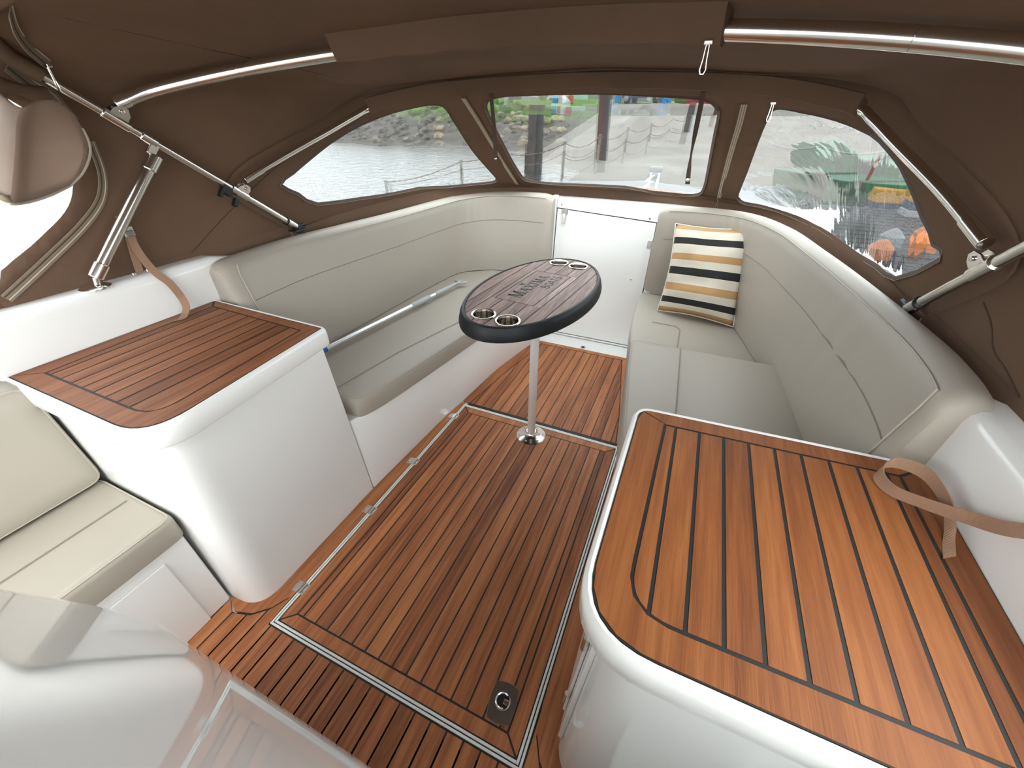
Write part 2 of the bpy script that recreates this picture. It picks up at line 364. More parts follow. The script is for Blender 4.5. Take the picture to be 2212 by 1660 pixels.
def build_hatch():
    h = empty('floor_hatch', (0, .95, 0), 'hinged teak floor hatch with white edging under the oval table', 'hatch')
    X, Y0, Y1 = .463, .275, 1.625
    fr = MB()
    def ring(o, w, z0, z1):
        x, a, b = o; 
        fr.box(-x, -x+w, a, b, z0, z1); fr.box(x-w, x, a, b, z0, z1); fr.box(-x+w, x-w, a, a+w, z0, z1); fr.box(-x+w, x-w, b-w, b, z0, z1)
    ring((X, Y0, Y1), .007, -.003, .008)
    fr.build('hatch_frame', 'white_frame', h, bevel=.0015)
    fr = MB(); ring((X-.010, Y0+.010, Y1-.010), .007, -.003, .0095)
    fr.build('lid_edge', 'white_frame', h, bevel=.002)
    MB().box(-X, X, Y0, Y1, -.004, .0005).build('gasket', 'caulk', h)
    x, a, b = X-.018, Y0+.018, Y1-.018
    MB().box(-x, x, a, b, .0005, .0062).build('caulking', 'caulk', h)
    ix, ia, ib = .400, .335, 1.562; g = .0028; z0, z1 = .001, .007
    out = [(-x, a), (x, a), (x, b), (-x, b)]; inn = [(-ix, ia), (ix, ia), (ix, ib), (-ix, ib)]
    for i in range(4):
        j = (i+1) % 4
        pl = inset([out[i], out[j], inn[j], inn[i]], g)
        MB().prism(pl, z0, z1).build('margin_plank', 'teak', h)
    planks(inset(inn, g), [PIT*k for k in range(-7, 8)], z0, z1, 'teak', h)
    for y in (1.501, 1.108, .785, .409):
        hp = MB().box(-.492, -.466, y-.020, y+.020, .004, .0065).box(-.461, -.436, y-.020, y+.020, .006, .0095)
        hg = hp.build('hinge', 'stainless', h, bevel=.0008)
        kn = MB()
        for k in range(4): kn.tube([(-.4635, y-.019+k*.0098, .010), (-.4635, y-.0105+k*.0098, .010)], .0035, 10)
        kn.build('knuckle', 'stainless', hg, smooth=False)
        for dx in (-.485, -.443):
            for dy in (-.012, .012): screw(hg, (dx, y+dy, .0065 if dx < -.465 else .0095), r=.0032)
    # lift latch: plate with bowed sides, recess and ring
    c = Vector((.358, .393)); hw, hh, bow = .034, .046, .006
    pts = []
    cor = [(-hw, -hh), (hw, -hh), (hw, hh), (-hw, hh)]
    for i in range(4):
        p, q = Vector(cor[i]), Vector(cor[(i+1) % 4]); d = (q-p).normalized(); nn = Vector((d.y, -d.x))
        for k in range(8): t = k/8; pts.append(p*(1-t)+q*t+nn*bow*4*t*(1-t))
    pts = [tuple(Matrix.Rotation(.10, 2) @ p + c) for p in pts]
    lat = MB().prism(pts, .006, .0105).build('latch_plate', 'stainless_dark', h, bevel=.001)
    MB().lathe((c.x-.002, c.y+.002, .0104), [(.024, 0), (.024, .0012), (.021, .0018), (.0205, .0002)], 28).build('recess_rim', 'stainless', lat, smooth=True)
    MB().lathe((c.x-.002, c.y+.002, .0106), [(.0205, 0), (.0, .0001)], 28).build('recess', 'black_plastic', lat)
    t = [(c.x-.002+.019*math.cos(a), c.y+.002+.019*math.sin(a), .0125) for a in [math.radians(60+i*15) for i in range(17)]]
    MB().tube(t, .0026, 8).build('lift_ring', 'stainless', lat, smooth=True)
    MB().box(c.x+.002, c.x+.020, c.y-.004, c.y+.009, .0108, .0142).build('lift_tongue', 'stainless', lat, bevel=.001)
build_hatch()
# ------------------------------------------------------------------ side cabinets with teak counters
def build_cabinet(s, label):
    # s=-1 port (measured), s=+1 starboard (measured)
    c = empty('side_cabinet', (s*.8, .6, 0), label, 'cabinet', 'moulded cabinets on both sides of the cockpit')
    ZT = .83
    if s < 0:
        outer = fillet([(-1.118, .288), (-1.118, .889), (-.546, .880), (-.492, .288)], [0, .004, .012, .105], 9)
        inner = fillet([(-1.048, .342), (-1.069, .850), (-.601, .836), (-.555, .342)], [0, 0, 0, .07], 9)
        xs = [-.836+(k-3.5)*.0535 for k in range(8)]
        mat = 'teak_dark'
    else:
        outer = fillet([(1.118, .290), (1.118, .896), (.534, .862), (.530, .292)], [0, .004, .035, .115], 9)
        inner = fillet([(1.070, .346), (1.063, .846), (.600, .820), (.590, .348)], [0, 0, 0, .07], 9)
        xs = [.832+(k-4)*.0518 for k in range(9)]
        mat = 'teak_light'
    MB().prism(inset(outer, .0015), ZT-.004, ZT-.0002).build('caulking', 'caulk', c)
    z0, z1 = ZT-.003, ZT+.0008; g = .0034
    oc = outer; ic = inner
    # outer/inner index: [0]=outboard rear, then outboard front, inboard front, rounded inboard rear
    def near(P, q): return min(range(len(P)), key=lambda i: (P[i][0]-q[0])**2+(P[i][1]-q[1])**2)
    o_of = near(oc, (s*1.118, .892)); i_of = near(ic, (s*1.066, .85))
    o_if = near(oc, (s*.545, .875) if s < 0 else (.545, .855)); i_if = near(ic, (s*.6, .83))
    MB().prism(inset([oc[0], oc[o_of], ic[i_of], ic[0]], g), z0, z1).build('margin_plank', mat, c)
    MB().prism(inset(oc[o_of:o_if+1]+[ic[i_if], ic[i_of]], g), z0, z1).build('margin_plank', mat, c)
    band_o = oc[o_if:]+[oc[0]]; band_i = ic[i_if:]+[ic[0]]
    # long margin bending round the corner
    oo = inset(oc, g); ii = inset(ic, -g)
    if area(oc) < 0: oo = oo[::-1]
    if area(ic) < 0: ii = ii[::-1]
    bo = oo[o_if:]+[oo[0]]; bi = ii[i_if:]+[ii[0]]
    def resamp(P, n):
        d = [0]
        for a, b in zip(P[:-1], P[1:]): d.append(d[-1]+math.hypot(a[0]-b[0], a[1]-b[1]))
        out = []
        for k in range(n):
            t = d[-1]*k/(n-1); j = max(i for i in range(len(d)) if d[i] <= t+1e-9); j = min(j, len(P)-2)
            u = (t-d[j])/max(1e-9, d[j+1]-d[j]); out.append((P[j][0]+(P[j+1][0]-P[j][0])*u, P[j][1]+(P[j+1][1]-P[j][1])*u))
        return out
    N = 30; A, B = resamp(bo, N), resamp(bi, N)
    # mitre gap at both ends
    v = [(p[0], p[1], z) for z in (z0, z1) for P in (A, B) for p in P]; f = []
    for i in range(N-1):
        f += [(2*N+i, 2*N+i+1, 3*N+i+1, 3*N+i), (i, N+i, N+i+1, i+1), (i, i+1, 2*N+i+1, 2*N+i), (N+i, 3*N+i, 3*N+i+1, N+i+1)]
    f += [(0, 2*N, 3*N, N), (N-1, 2*N-1, 4*N-1, 3*N-1)]
    sh = .006
    mesh('margin_plank', [(p[0], p[1], p[2]) for p in v], f, mat, c)
    planks(inset(inner, g), xs, z0, z1, mat, c, gap=.0068)
    # white lip round the counter
    lo = inset(outer, -.013); li = inset(outer, .0008)
    ccw = area(outer) > 0
    n = len(outer)
    lo_ = lo if ccw else lo[::-1]; 
    secs = []
    prof = [(.0008, ZT-.004), (-.0005, ZT+.0005), (-.006, ZT+.001), (-.012, ZT-.006), (-.014, ZT-.02), (-.014, ZT-.058), (-.010, ZT-.064), (.004, ZT-.066)]
    lip = MB()
    rings = []
    for d, z in prof:
        P = inset(outer, d); rings.append([(p[0], p[1], z) for p in P])
    lip.loft(rings, closed=True, caps=False)
    P = inset(outer, .004); k = len(lip.v); lip.v += [Vector((p[0], p[1], ZT-.066)) for p in P]; 
    lip.f.append(tuple(range(k, k+n)))
    P = inset(outer, .0008); k = len(lip.v); lip.v += [Vector((p[0], p[1], ZT-.004)) for p in P]; lip.f.append(tuple(range(k, k+n)))
    lip.build('counter_lip', 'gelcoat', c, smooth=True)
    # moulded body, loft from below the lip to the sole
    top = fillet([(s*1.11, .300), (s*1.11, .893), (s*.586, .890), (s*.540, .300)], [0, 0, .006, .10], 9)
    bot = fillet([(s*1.11, .282), (s*1.11, .893), (s*.534, .893), (s*.534, .290)], [0, 0, .006, .10], 9)
    if s > 0: top = fillet([(s*1.11, .30), (s*1.11, .88), (s*.570, .875), (s*.562, .316)], [0, 0, .02, .11], 9)
    if s > 0: bot = fillet([(s*1.11, .30), (s*1.11, .88), (s*.534, .88), (s*.534, .30)], [0, 0, .02, .11], 9)
    secs = []
    for k in range(9):
        t = k/8; z = (ZT-.064)*(1-t)+.001*t
        secs.append([((1-t)*a[0]+t*b[0], (1-t)*a[1]+t*b[1], z) for a, b in zip(top, bot)])
    MB().loft(secs).build('body', 'gelcoat' if s < 0 else 'gelcoat_gloss', c, smooth=True, bevel=.004, angle=60)
    return c
build_cabinet(-1, 'white cabinet with dark teak counter beside the boat hook end')
cabR = build_cabinet(1, 'white cabinet with bright teak counter nearest the camera')
# locker lid on the inboard side of the starboard cabinet, following its slope
def slope_box(y0, y1, z0, z1, d0, d1):
    X = lambda z: .534+.036*z/.766
    v = [(X(z)-d, y, z) for d in (d0, d1) for y in (y0, y1) for z in (z0, z1)]
    return MB().add(v, [(0, 1, 3, 2), (4, 6, 7, 5), (0, 4, 5, 1), (2, 3, 7, 6), (0, 2, 6, 4), (1, 5, 7, 3)])
slope_box(.36, .72, .10, .70, -.006, .006).build('locker_frame', 'gelcoat', cabR, bevel=.003)
slope_box(.40, .69, .16, .66, .0065, .014).build('locker_door', 'gelcoat', cabR, bevel=.003)
for z in (.25, .55): MB().tube([(.536+.047*z-.018, .392, z), (.538+.047*z-.018, .392, z+.05)], .006, 10).build('locker_hinge', 'stainless', cabR, smooth=True)
# ------------------------------------------------------------------ hull sides (coamings), bench bases and bulkhead
GUN = [(-1.118, -1.5), (-1.118, -.5), (-1.118, .3), (-1.12, .95), (-1.15, 1.4), (-1.135, 1.8), (-1.04, 2.25), (-.93, 2.58), (-.74, 2.84), (-.5, 2.90), (-.345, 2.90)]
def gz(y): return .985-.065*max(0, min(1, (y-.95)/.25))
def build_coaming(s, name):
    path = [crv(GUN, i/60) for i in range(61)]; secs = []
    for i, p in enumerate(path):
        t = path[min(i+1, 60)]-path[max(i-1, 0)]; t.normalize(); n = Vector((-t.y, t.x))  # outward for port
        if n.x > .2: n = -n
        z = gz(p.y); prof = [(0.03, .02), (0, .45), (0, z-.03), (.004, z-.012), (.014, z-.002), (.03, z), (.20, z-.005), (.22, z-.03), (.20, .02)]
        secs.append([((p.x+n.x*d)*(1 if s < 0 else -1), p.y+n.y*d, h) for d, h in prof])
    o = MB().loft(secs).build(name, 'gelcoat', None, smooth=True, bevel=.003, angle=50)
    tag(o, 'white moulded hull side and coaming', kind='structure'); return o
build_coaming(-1, 'wall_port'); build_coaming(1, 'wall_starboard')
SEAT_L = [(-.548, .897), (-.505, 1.02), (-.468, 1.25), (-.424, 1.58), (-.39, 1.85), (-.358, 2.10), (-.338, 2.40), (-.335, 2.66)]
def build_bench(s, label):
    top = [crv(SEAT_L, i/20) for i in range(21)]
    bot = []
    W = [p for p in WALL_L if p[1] >= .85]+[(-.345, 2.70)]
    for p in top:
        y = p.y
        for a, b in zip(W[:-1], W[1:]):
            if a[1] <= y <= b[1] or b is W[-1]: 
                t = max(0, min(1, (y-a[1])/(b[1]-a[1]))); bot.append((a[0]+(b[0]-a[0])*t, y)); break
    sgn = 1 if s < 0 else -1
    secs = []
    for a, b in zip(top, bot):
        xo = -1.10 if a.y < 2.1 else -1.10+(a.y-2.1)*.55
        secs.append([(sgn*b[0], b[1], .001), (sgn*(a.x-.016), a.y, .375), (sgn*(a.x-.022), a.y, .388), (sgn*xo, a.y, .388), (sgn*xo, a.y, .001)])
    o = MB().loft(secs).build('moulded_bench', 'gelcoat', None, smooth=True, bevel=.006, angle=40)
    return tag(o, label, 'bench', 'white bench bases')
build_bench(-1, 'white moulded bench base under the seat with the boat hook')
build_bench(1, 'white moulded bench base under the seat with the striped pillow')
tag(MB().box(-1.3, 1.3, -1.62, -1.5, -.06, 1.0).build('wall_stern_light_block', 'gelcoat', None, bevel=.02), 'unseen white transom added behind the camera to block low sky light', kind='structure')  # unseen stern added to keep low sky light off the starboard cabinet
# aft port bench
tag(MB().box(-1.11, -.665, -1.2, .281, .001, .372).build('moulded_bench', 'gelcoat', None, bevel=.01, seg=3), 'white moulded aft bench base behind the dark teak counter cabinet', 'bench', 'white bench bases')
tag(MB().box(-.664, -.659, -.9, .205, .006, .335).build('bench_locker_lid', 'gelcoat', None, bevel=.004, seg=2), 'thin white locker lid on the front of the aft bench', 'locker lid')
def cushion(name, label, poly, z0, z1, rad=.02, mat='vinyl', group=None, cat='cushion', seam=None, parent_seams=(), corner=.03):
    root = empty(name, (sum(p[0] for p in poly)/len(poly), sum(p[1] for p in poly)/len(poly), z0), label, cat, group)
    if area(poly) < 0: poly = poly[::-1]
    prof = [(.012, z0), (.002, z0+.006), (0, z0+.015), (0, z1-rad), (rad*.12, z1-rad*.5), (rad*.45, z1-rad*.14), (rad, z1)]
    rings = []
    for d, z in prof:
        P = fillet(inset(poly, d), max(.006, corner-d), 4); rings.append([(p[0], p[1], z) for p in P])
    b = MB().loft(rings).build('pad', mat, root, smooth=True)
    P = fillet(inset(poly, rad*.35), corner, 4)
    MB().tube([(p[0], p[1], z1-rad*.2) for p in P], .0022, 6, closed=True).build('piping', 'piping', root, smooth=True)
    for sp in parent_seams:
        MB().tube([(p[0], p[1], (p[2] if len(p) > 2 else z1+.0035)) for p in sp], .0016, 6).build('seam', 'vinyl_seam', root, smooth=True)
    return root
def seat_poly(s, y0, y1, back, n=14, off=0):
    fr = []
    for i in range(26):
        p = crv(SEAT_L, i/25)
        if y0 <= p.y <= y1: fr.append((p.x+off, p.y))
    pts = fr+[b for b in reversed(back)]
    pts = [(x*(1 if s < 0 else -1), y) for x, y in pts]
    return dedupe(pts)
FB_L = [(-.97, .92), (-.985, 1.1), (-.99, 1.3), (-.975, 1.85), (-.955, 2.25), (-.915, 2.47), (-.75, 2.60), (-.55, 2.64), (-.342, 2.65)]
FB_R = [(-1.035, .92), (-1.038, 1.1), (-1.035, 1.3), (-1.0, 1.75), (-.95, 1.98), (-.875, 2.28), (-.79, 2.48), (-.60, 2.585), (-.345, 2.60)]
bl = [(x-.02 if y < 2.5 else x, y+(.02 if y > 2.5 else 0)) for x, y in FB_L]
br = [(x-.02 if y < 2.4 else x, y+(.02 if y > 2.4 else 0)) for x, y in FB_R]
cushion('seat_cushion', 'long beige vinyl seat cushion with the boat hook lying on it', seat_poly(-1, .9, 2.64, bl), .390, .484, group='beige seat cushions',
        parent_seams=[[(-.675, .93), (-.62, 1.32), (-.514, 1.765), (-.47, 2.1), (-.46, 2.45)]])
cushion('seat_cushion', 'beige vinyl seat cushion below the striped pillow', seat_poly(1, .9, 2.60, br), .390, .484, group='beige seat cushions',
        parent_seams=[[(.46, 2.17), (.585, 2.165), (.612, 2.13), (.615, 1.9)]])
cushion('seat_cushion', 'thick beige vinyl seat cushion between the bright counter and the pillow seat', seat_poly(1, .9, 1.76, [(x-.0, y) for x, y in br if y < 1.7]+[(-1.02, 1.76)], off=.004), .487, .572, group='beige seat cushions',
        parent_seams=[[(.648, .93), (.645, 1.3), (.625, 1.74)]])
cushion('seat_cushion', 'beige vinyl cushion on the aft bench behind the dark counter cabinet', [(-1.03, -1.1), (-.648, -1.1), (-.648, .287), (-1.03, .287)], .376, .470, group='beige seat cushions',
        parent_seams=[[(-.833, -1.0), (-.833, .262)]])
def stand_cushion():
    r = empty('back_cushion', (-1.05, -.3, .47), 'beige vinyl back cushion standing on the aft bench by the hull side', 'cushion')
    P = [(-.45, .476), (.290, .476), (.290, .835), (-.45, .835)]
    rings = []
    for d, x in [(.012, -1.105), (0, -1.09), (0, -1.03), (.004, -1.018), (.018, -1.010), (.06, -1.006)]:
        rings.append([(x-(p[1]-.476)*.12+.03, p[0], p[1]) for p in fillet(inset(P, d), max(.008, .04-d), 5)])
    MB().loft(rings).build('pad', 'vinyl', r, smooth=True)
    Q = fillet(inset(P, .008), .034, 5)
    MB().tube([(-1.016-(p[1]-.476)*.12+.03, p[0], p[1]) for p in Q], .0024, 6, closed=True).build('piping', 'piping', r, smooth=True)
stand_cushion()
# wrap-round back cushions
def backrest(s, label, FB, FT, thick=.10):
    N = 150; sg = 1 if s < 0 else -1
    zb = .486
    r = empty('back_cushion', (s*1.05, 1.7, zb), label, 'cushion', 'wrap-round back cushions')
    fb = [crv(FB, i/(N-1)) for i in range(N)]; ft = [crv(FT, i/(N-1)) for i in range(N)]
    secs = []; seam_t = []; seam_l = []
    for i in range(N):
        t = ft[min(i+1, N-1)]-ft[max(i-1, 0)]; t.z = 0; t.normalize(); n = Vector((-t.y, t.x, 0))
        b = Vector((fb[i].x, fb[i].y, zb)); a = ft[i]
        e = 1
        d = min(i, N-1-i)
        e = [.80, .88, .93, .96, .98, .99, 1][min(d, 6)]
        pts = []
        for k in range(13):
            u = k/12
            if s > 0: fold = .0042*math.sin(i*1.15+u*2)*math.exp(-((a.y-1.38)/.16)**2)*math.exp(-((u-.72)/.2)**2)
            else: fold = .0
            fold += .004*math.sin(i*1.3)*math.exp(-((a.y-(2.52 if s > 0 else 2.62))/.07)**2)*math.exp(-((u-.85)/.18)**2)
            pts.append(b*(1-u)+a*u - n*(.012*math.sin(math.pi*u)+fold))
        pts += [a+n*.010+Vector((0, 0, .010)), a+n*.03+Vector((0, 0, .022)), a+n*(thick*.62)+Vector((0, 0, .024)), a+n*(thick*.92)+Vector((0, 0, .010)), a+n*thick-Vector((0, 0, .03)), b+n*thick]
        cen = (b+a+n*thick*2*.5)*.5+n*.02
        pts = [cen+(p-cen)*Vector((1, 1, 1)).x*1 if e == 1 else cen+Vector(((p-cen).x*e, (p-cen).y*e, (p-cen).z*(e*.5+.5))) for p in pts]
        secs.append([(p.x*sg, p.y, p.z) for p in pts])
        if 1 <= i < N-1:
            q = a-n*.001+Vector((0, 0, .004)); seam_t.append((q.x*sg, q.y, q.z))
            u = .70; q = b*(1-u)+a*u-n*(.0105); seam_l.append((q.x*sg, q.y, q.z))
    MB().loft(secs).build('pad', 'vinyl', r, smooth=True)
    q0 = secs[6]; ends = [Vector(q0[k])+Vector((sg*.002, 0, 0)) for k in range(1, 12)]
    MB().tube([tuple(p) for p in ends[:]]+seam_t[6:-3], .0022, 6).build('piping', 'piping', r, smooth=True)
    MB().tube(seam_l[6:-3], .0018, 6).build('seam', 'vinyl_seam', r, smooth=True)
    return r
FT_L = [(-1.045, .925, .948), (-1.063, 1.10, .95), (-1.065, 1.34, .952), (-.985, 1.88, .955), (-.950, 2.3, .957), (-.920, 2.545, .957), (-.79, 2.705, .965), (-.57, 2.755, .97), (-.352, 2.75, .97)]
FT_R = [(-1.075, .90, .985), (-1.087, 1.03, .99), (-1.082, 1.22, .99), (-1.028, 1.642, .99), (-.985, 1.9, .99), (-.917, 2.24, .99), (-.79, 2.50, .99), (-.60, 2.60, .985), (-.350, 2.60, .98)]
backrest(-1, 'long beige vinyl back cushion wrapping the corner behind the boat hook seat', FB_L, FT_L)
backrest(1, 'long beige vinyl back cushion wrapping the corner behind the striped pillow', FB_R, FT_R, .085)
# bulkhead with the cabin door
def by(z): return 2.735+.085*z
def build_bulkhead():
    def wallp(x, z, d=0): return (x, by(z)+d, z)
    def panel(x0, x1, zs0, zs1, d0, d1):
        # zs = (z at x0, z at x1)
        q = [(x0, zs0[0]), (x1, zs0[1]), (x1, zs1[1]), (x0, zs1[0])]
        v = [wallp(x, z, d0) for x, z in q]+[wallp(x, z, d1) for x, z in q]
        return v, [(0, 1, 2, 3), (4, 7, 6, 5), (0, 4, 5, 1), (1, 5, 6, 2), (2, 6, 7, 3), (3, 7, 4, 0)]
    w = MB().add(*panel(-1.2, 1.2, (-.01, -.01), (.97, .97), .03, .10)).build('wall_front', 'gelcoat')
    tag(w, 'white cabin bulkhead', kind='structure')
    fr = MB()
    fr.add(*panel(-.372, -.338, (.0, .0), (.985, .985), -.012, .032)).add(*panel(.338, .385, (.0, .0), (.955, .955), -.018, .032)).add(*panel(-.338, .338, (.0, .0), (.012, .012), -.004, .032))
    fr.build('trim_1', 'gelcoat', None, bevel=.004); tag(bpy.data.objects['trim_1'], 'white moulded frame around the cabin door', kind='structure')
    d = empty('door_1', (0, by(0), .02), 'white cabin door below a fixed header strip', kind='structure')
    zl, zr = .905, .868
    MB().add(*panel(-.332, .330, (.018, .018), (zl, zr), -.001, .03)).build('door_panel', 'gelcoat_door', d, bevel=.003)
    MB().add(*panel(-.336, .336, (zl+.006, zr+.006), (.974, .930), -.004, .03)).build('header_strip', 'gelcoat_door', d, bevel=.003)
    MB().add(*panel(-.337, .337, (.012, .012), (.915, .89), .008, .02)).build('shadow_gap', 'caulk', d)
    for x, z in ((-.303, .932), (.285, .893), (.238, .50)): screw(d, wallp(x, z, -.004 if z > .6 else -.001), (0, -1, 0), .0065, 'stainless')
    # toggle latch
    la = MB().add(*panel(-.290, -.262, (.912, .912), (.945, .945), -.010, -.003)).build('toggle_latch', 'stainless', d, bevel=.001)
    MB().add(*panel(-.297, -.257, (.875, .875), (.908, .908), -.016, -.001)).build('latch_bracket', 'stainless_dark', la, bevel=.002)
    MB().add(*panel(-.288, -.266, (.815, .815), (.878, .878), -.020, -.008)).build('latch_lever', 'stainless', la, bevel=.003)
    for z in (.715, .095):
        hg = MB().add(*panel(.300, .326, (z, z), (z+.05, z+.05), -.006, .0)).add(*panel(.340, .366, (z, z), (z+.05, z+.05), -.022, -.016)).build('hinge', 'stainless', d, bevel=.0015)
        MB().tube([wallp(.334, z+.002, -.012), wallp(.334, z+.048, -.012)], .006, 10).build('knuckle', 'stainless', hg, smooth=True)
build_bulkhead()
ST = [[(-1.2, -0.85, 0.97), (-1.2, -0.75, 1.25), (-1.13, -0.55, 1.535), (-0.9, -0.5, 1.61), (-0.55, -0.47, 1.67), (0, -0.45, 1.7)], [(-1.2, 0.05, 0.97), (-1.2, 0.2, 1.27), (-1.138, 0.58, 1.545), (-0.92, 0.67, 1.605), (-0.55, 0.745, 1.665), (0, 0.78, 1.69)], [(-1.2, 0.62, 0.975), (-1.195, 0.74, 1.27), (-1.145, 0.83, 1.495), (-0.97, 1.005, 1.555), (-0.55, 1.175, 1.622), (0, 1.25, 1.652)], [(-1.2, 1.375, 0.985), (-1.17, 1.15, 1.22), (-1.052, 1.572, 1.416), (-0.945, 1.808, 1.52), (-0.56, 1.938, 1.568), (0, 1.995, 1.59)]]
DK = [(-1.2, 1.375, 0.985), (-1.17, 1.7, 1.0), (-1.095, 2.2, 1.01), (-0.95, 2.62, 1.012), (-0.55, 2.9, 1.013), (0, 2.97, 1.015)]
LW = [(0.1196, 0.3063), (0.1375, 0.2745), (0.1586, 0.2298), (0.1865, 0.1776), (0.2208, 0.1611), (0.2643, 0.1625), (0.3042, 0.1531), (0.334, 0.1429), (0.3538, 0.1367), (0.3641, 0.1465), (0.3671, 0.172), (0.3657, 0.2314), (0.3621, 0.3702), (0.3585, 0.5256), (0.3582, 0.6685), (0.3591, 0.8272), (0.3583, 0.8769), (0.3505, 0.9101), (0.3191, 0.926), (0.2755, 0.9258), (0.2309, 0.879), (0.1871, 0.8677), (0.1503, 0.8103), (0.1095, 0.6732), (0.116, 0.4615)]
CW = [(0.4182, 0.134), (0.4124, 0.1624), (0.409, 0.2034), (0.4068, 0.2794), (0.4042, 0.3661), (0.4011, 0.5058), (0.398, 0.6616), (0.3963, 0.8238), (0.3977, 0.8727), (0.4042, 0.9038), (0.4405, 0.9332), (0.5152, 0.9248), (0.5507, 0.9699), (0.582, 0.963), (0.5958, 0.9323), (0.5994, 0.8804), (0.5999, 0.7758), (0.5981, 0.5329), (0.5967, 0.3496), (0.5961, 0.2264), (0.5937, 0.194), (0.5897, 0.1662), (0.5845, 0.1501), (0.5773, 0.1425), (0.5452, 0.1369), (0.5096, 0.1276), (0.4825, 0.1271), (0.4528, 0.1233), (0.4321, 0.1213)]
RW = [(0.6406, 0.1674), (0.6369, 0.1897), (0.6366, 0.2397), (0.6372, 0.3898), (0.6396, 0.6348), (0.6411, 0.8744), (0.644, 0.9154), (0.6513, 0.9531), (0.6712, 0.9516), (0.6953, 0.9589), (0.7386, 0.9746), (0.7799, 0.96), (0.8149, 0.9649), (0.853, 0.9667), (0.8805, 0.9195), (0.9069, 0.8694), (0.8911, 0.4191), (0.8779, 0.4166), (0.8668, 0.3779), (0.8519, 0.3428), (0.8366, 0.2902), (0.8177, 0.2358), (0.7993, 0.2046), (0.7619, 0.1952), (0.7228, 0.2003), (0.6926, 0.1891), (0.6698, 0.1786), (0.6499, 0.1682)]
ZIPL = [(-0.591, 2.0378, 1.5042), (-0.5979, 2.1831, 1.4184), (-0.6129, 2.3691, 1.307), (-0.6289, 2.5916, 1.1734), (-0.6405, 2.8324, 1.0296)]
ZIPR = [(0.627, 2.0701, 1.4779), (0.6327, 2.2011, 1.4003), (0.6352, 2.3786, 1.2961), (0.6426, 2.5991, 1.1655), (0.6535, 2.8547, 1.0127)]
S1 = [(-0.8346, 0.677, 1.6224), (-0.8314, 0.7851, 1.6131), (-0.8199, 0.9355, 1.5996), (-0.8082, 1.1152, 1.5847)]
S2 = [(-0.8219, 1.2978, 1.5728), (-0.8455, 1.5376, 1.5566), (-0.9314, 1.8175, 1.5239)]
S3a = [(-1.1998, 0.897, 0.9821), (-1.1978, 0.9762, 1.0271), (-1.1947, 1.0764, 1.0849), (-1.1882, 1.1674, 1.1361)]
S3b = [(-1.1785, 1.2098, 1.1655), (-1.1661, 1.2539, 1.1918), (-1.1267, 1.3839, 1.2709), (-1.088, 1.5035, 1.3424)]
S4 = [(1.1875, 1.1852, 1.1364), (1.1915, 1.1971, 1.1005), (1.1944, 1.1347, 1.0738), (1.1968, 1.0823, 1.0373), (1.1976, 1.0216, 1.0251), (1.1988, 0.9475, 1.0036)]
S5 = [(0.8022, 1.1445, 1.5843), (0.802, 1.0455, 1.5918)]
ZU = [(-0.8214, 0.5878, 1.6252), (-0.9254, 0.6259, 1.604), (-1.0408, 0.6825, 1.5832), (-1.0993, 0.7314, 1.5554)]
ZB = [(-1.1247, 0.6568, 1.5487), (-1.1479, 0.6954, 1.5112), (-1.1585, 0.7247, 1.4853), (-1.169, 0.7384, 1.454), (-1.1761, 0.7529, 1.4243)]
ZC = [(-1.184, 0.7732, 1.375), (-1.1909, 0.7665, 1.2974), (-1.1967, 0.7446, 1.2396), (-1.1996, 0.7075, 1.1952), (-1.2007, 0.6379, 1.1441), (-1.2007, 0.5491, 1.0911), (-1.2003, 0.4682, 1.0445), (-1.2, 0.3981, 1.0052)]
OP = [(0.1054, 1.9109), (0.0897, 1.9077), (0.0785, 1.889), (0.0685, 1.8501), (0.0595, 1.7945), (0.0493, 1.7245), (0.0404, 1.6465), (0.0346, 1.6)]
OPx = [(0.1247, 1.8986), (0.1469, 1.8225), (0.1668, 1.6266), (0.1785, 1.4234)]
FS = [[tuple(p) for p in h]+[(-x, y, z) for x, y, z in reversed(h[:-1])] for h in ST]
FD = [tuple(p) for p in DK]+[(-x, y, z) for x, y, z in reversed(DK[:-1])]
def roof(u, v):
    i = min(int(v), 2); t = v-i; return crv(FS[i], u).lerp(crv(FS[i+1], u), t)
def wind(u, v): return crv(FS[3], u).lerp(crv(FD, u), v)
def in_poly(p, poly):
    x, y = p; c = False
    for i in range(len(poly)):
        (x1, y1), (x2, y2) = poly[i-1], poly[i]
        if (y1 > y) != (y2 > y) and x < (x2-x1)*(y-y1)/(y2-y1)+x1: c = not c
    return c
def smooth_poly(P, n=3):
    # closed catmull-rom densify
    out = []; m = len(P)
    for i in range(m):
        p0, p1, p2, p3 = P[i-1], P[i], P[(i+1) % m], P[(i+2) % m]
        for k in range(n):
            t = k/n; out.append(tuple(.5*(2*b+(c-a)*t+(2*a-5*b+4*c-d)*t*t+(-a+3*b-3*c+d)*t**3) for a, b, c, d in zip(p0, p1, p2, p3)))
    return out
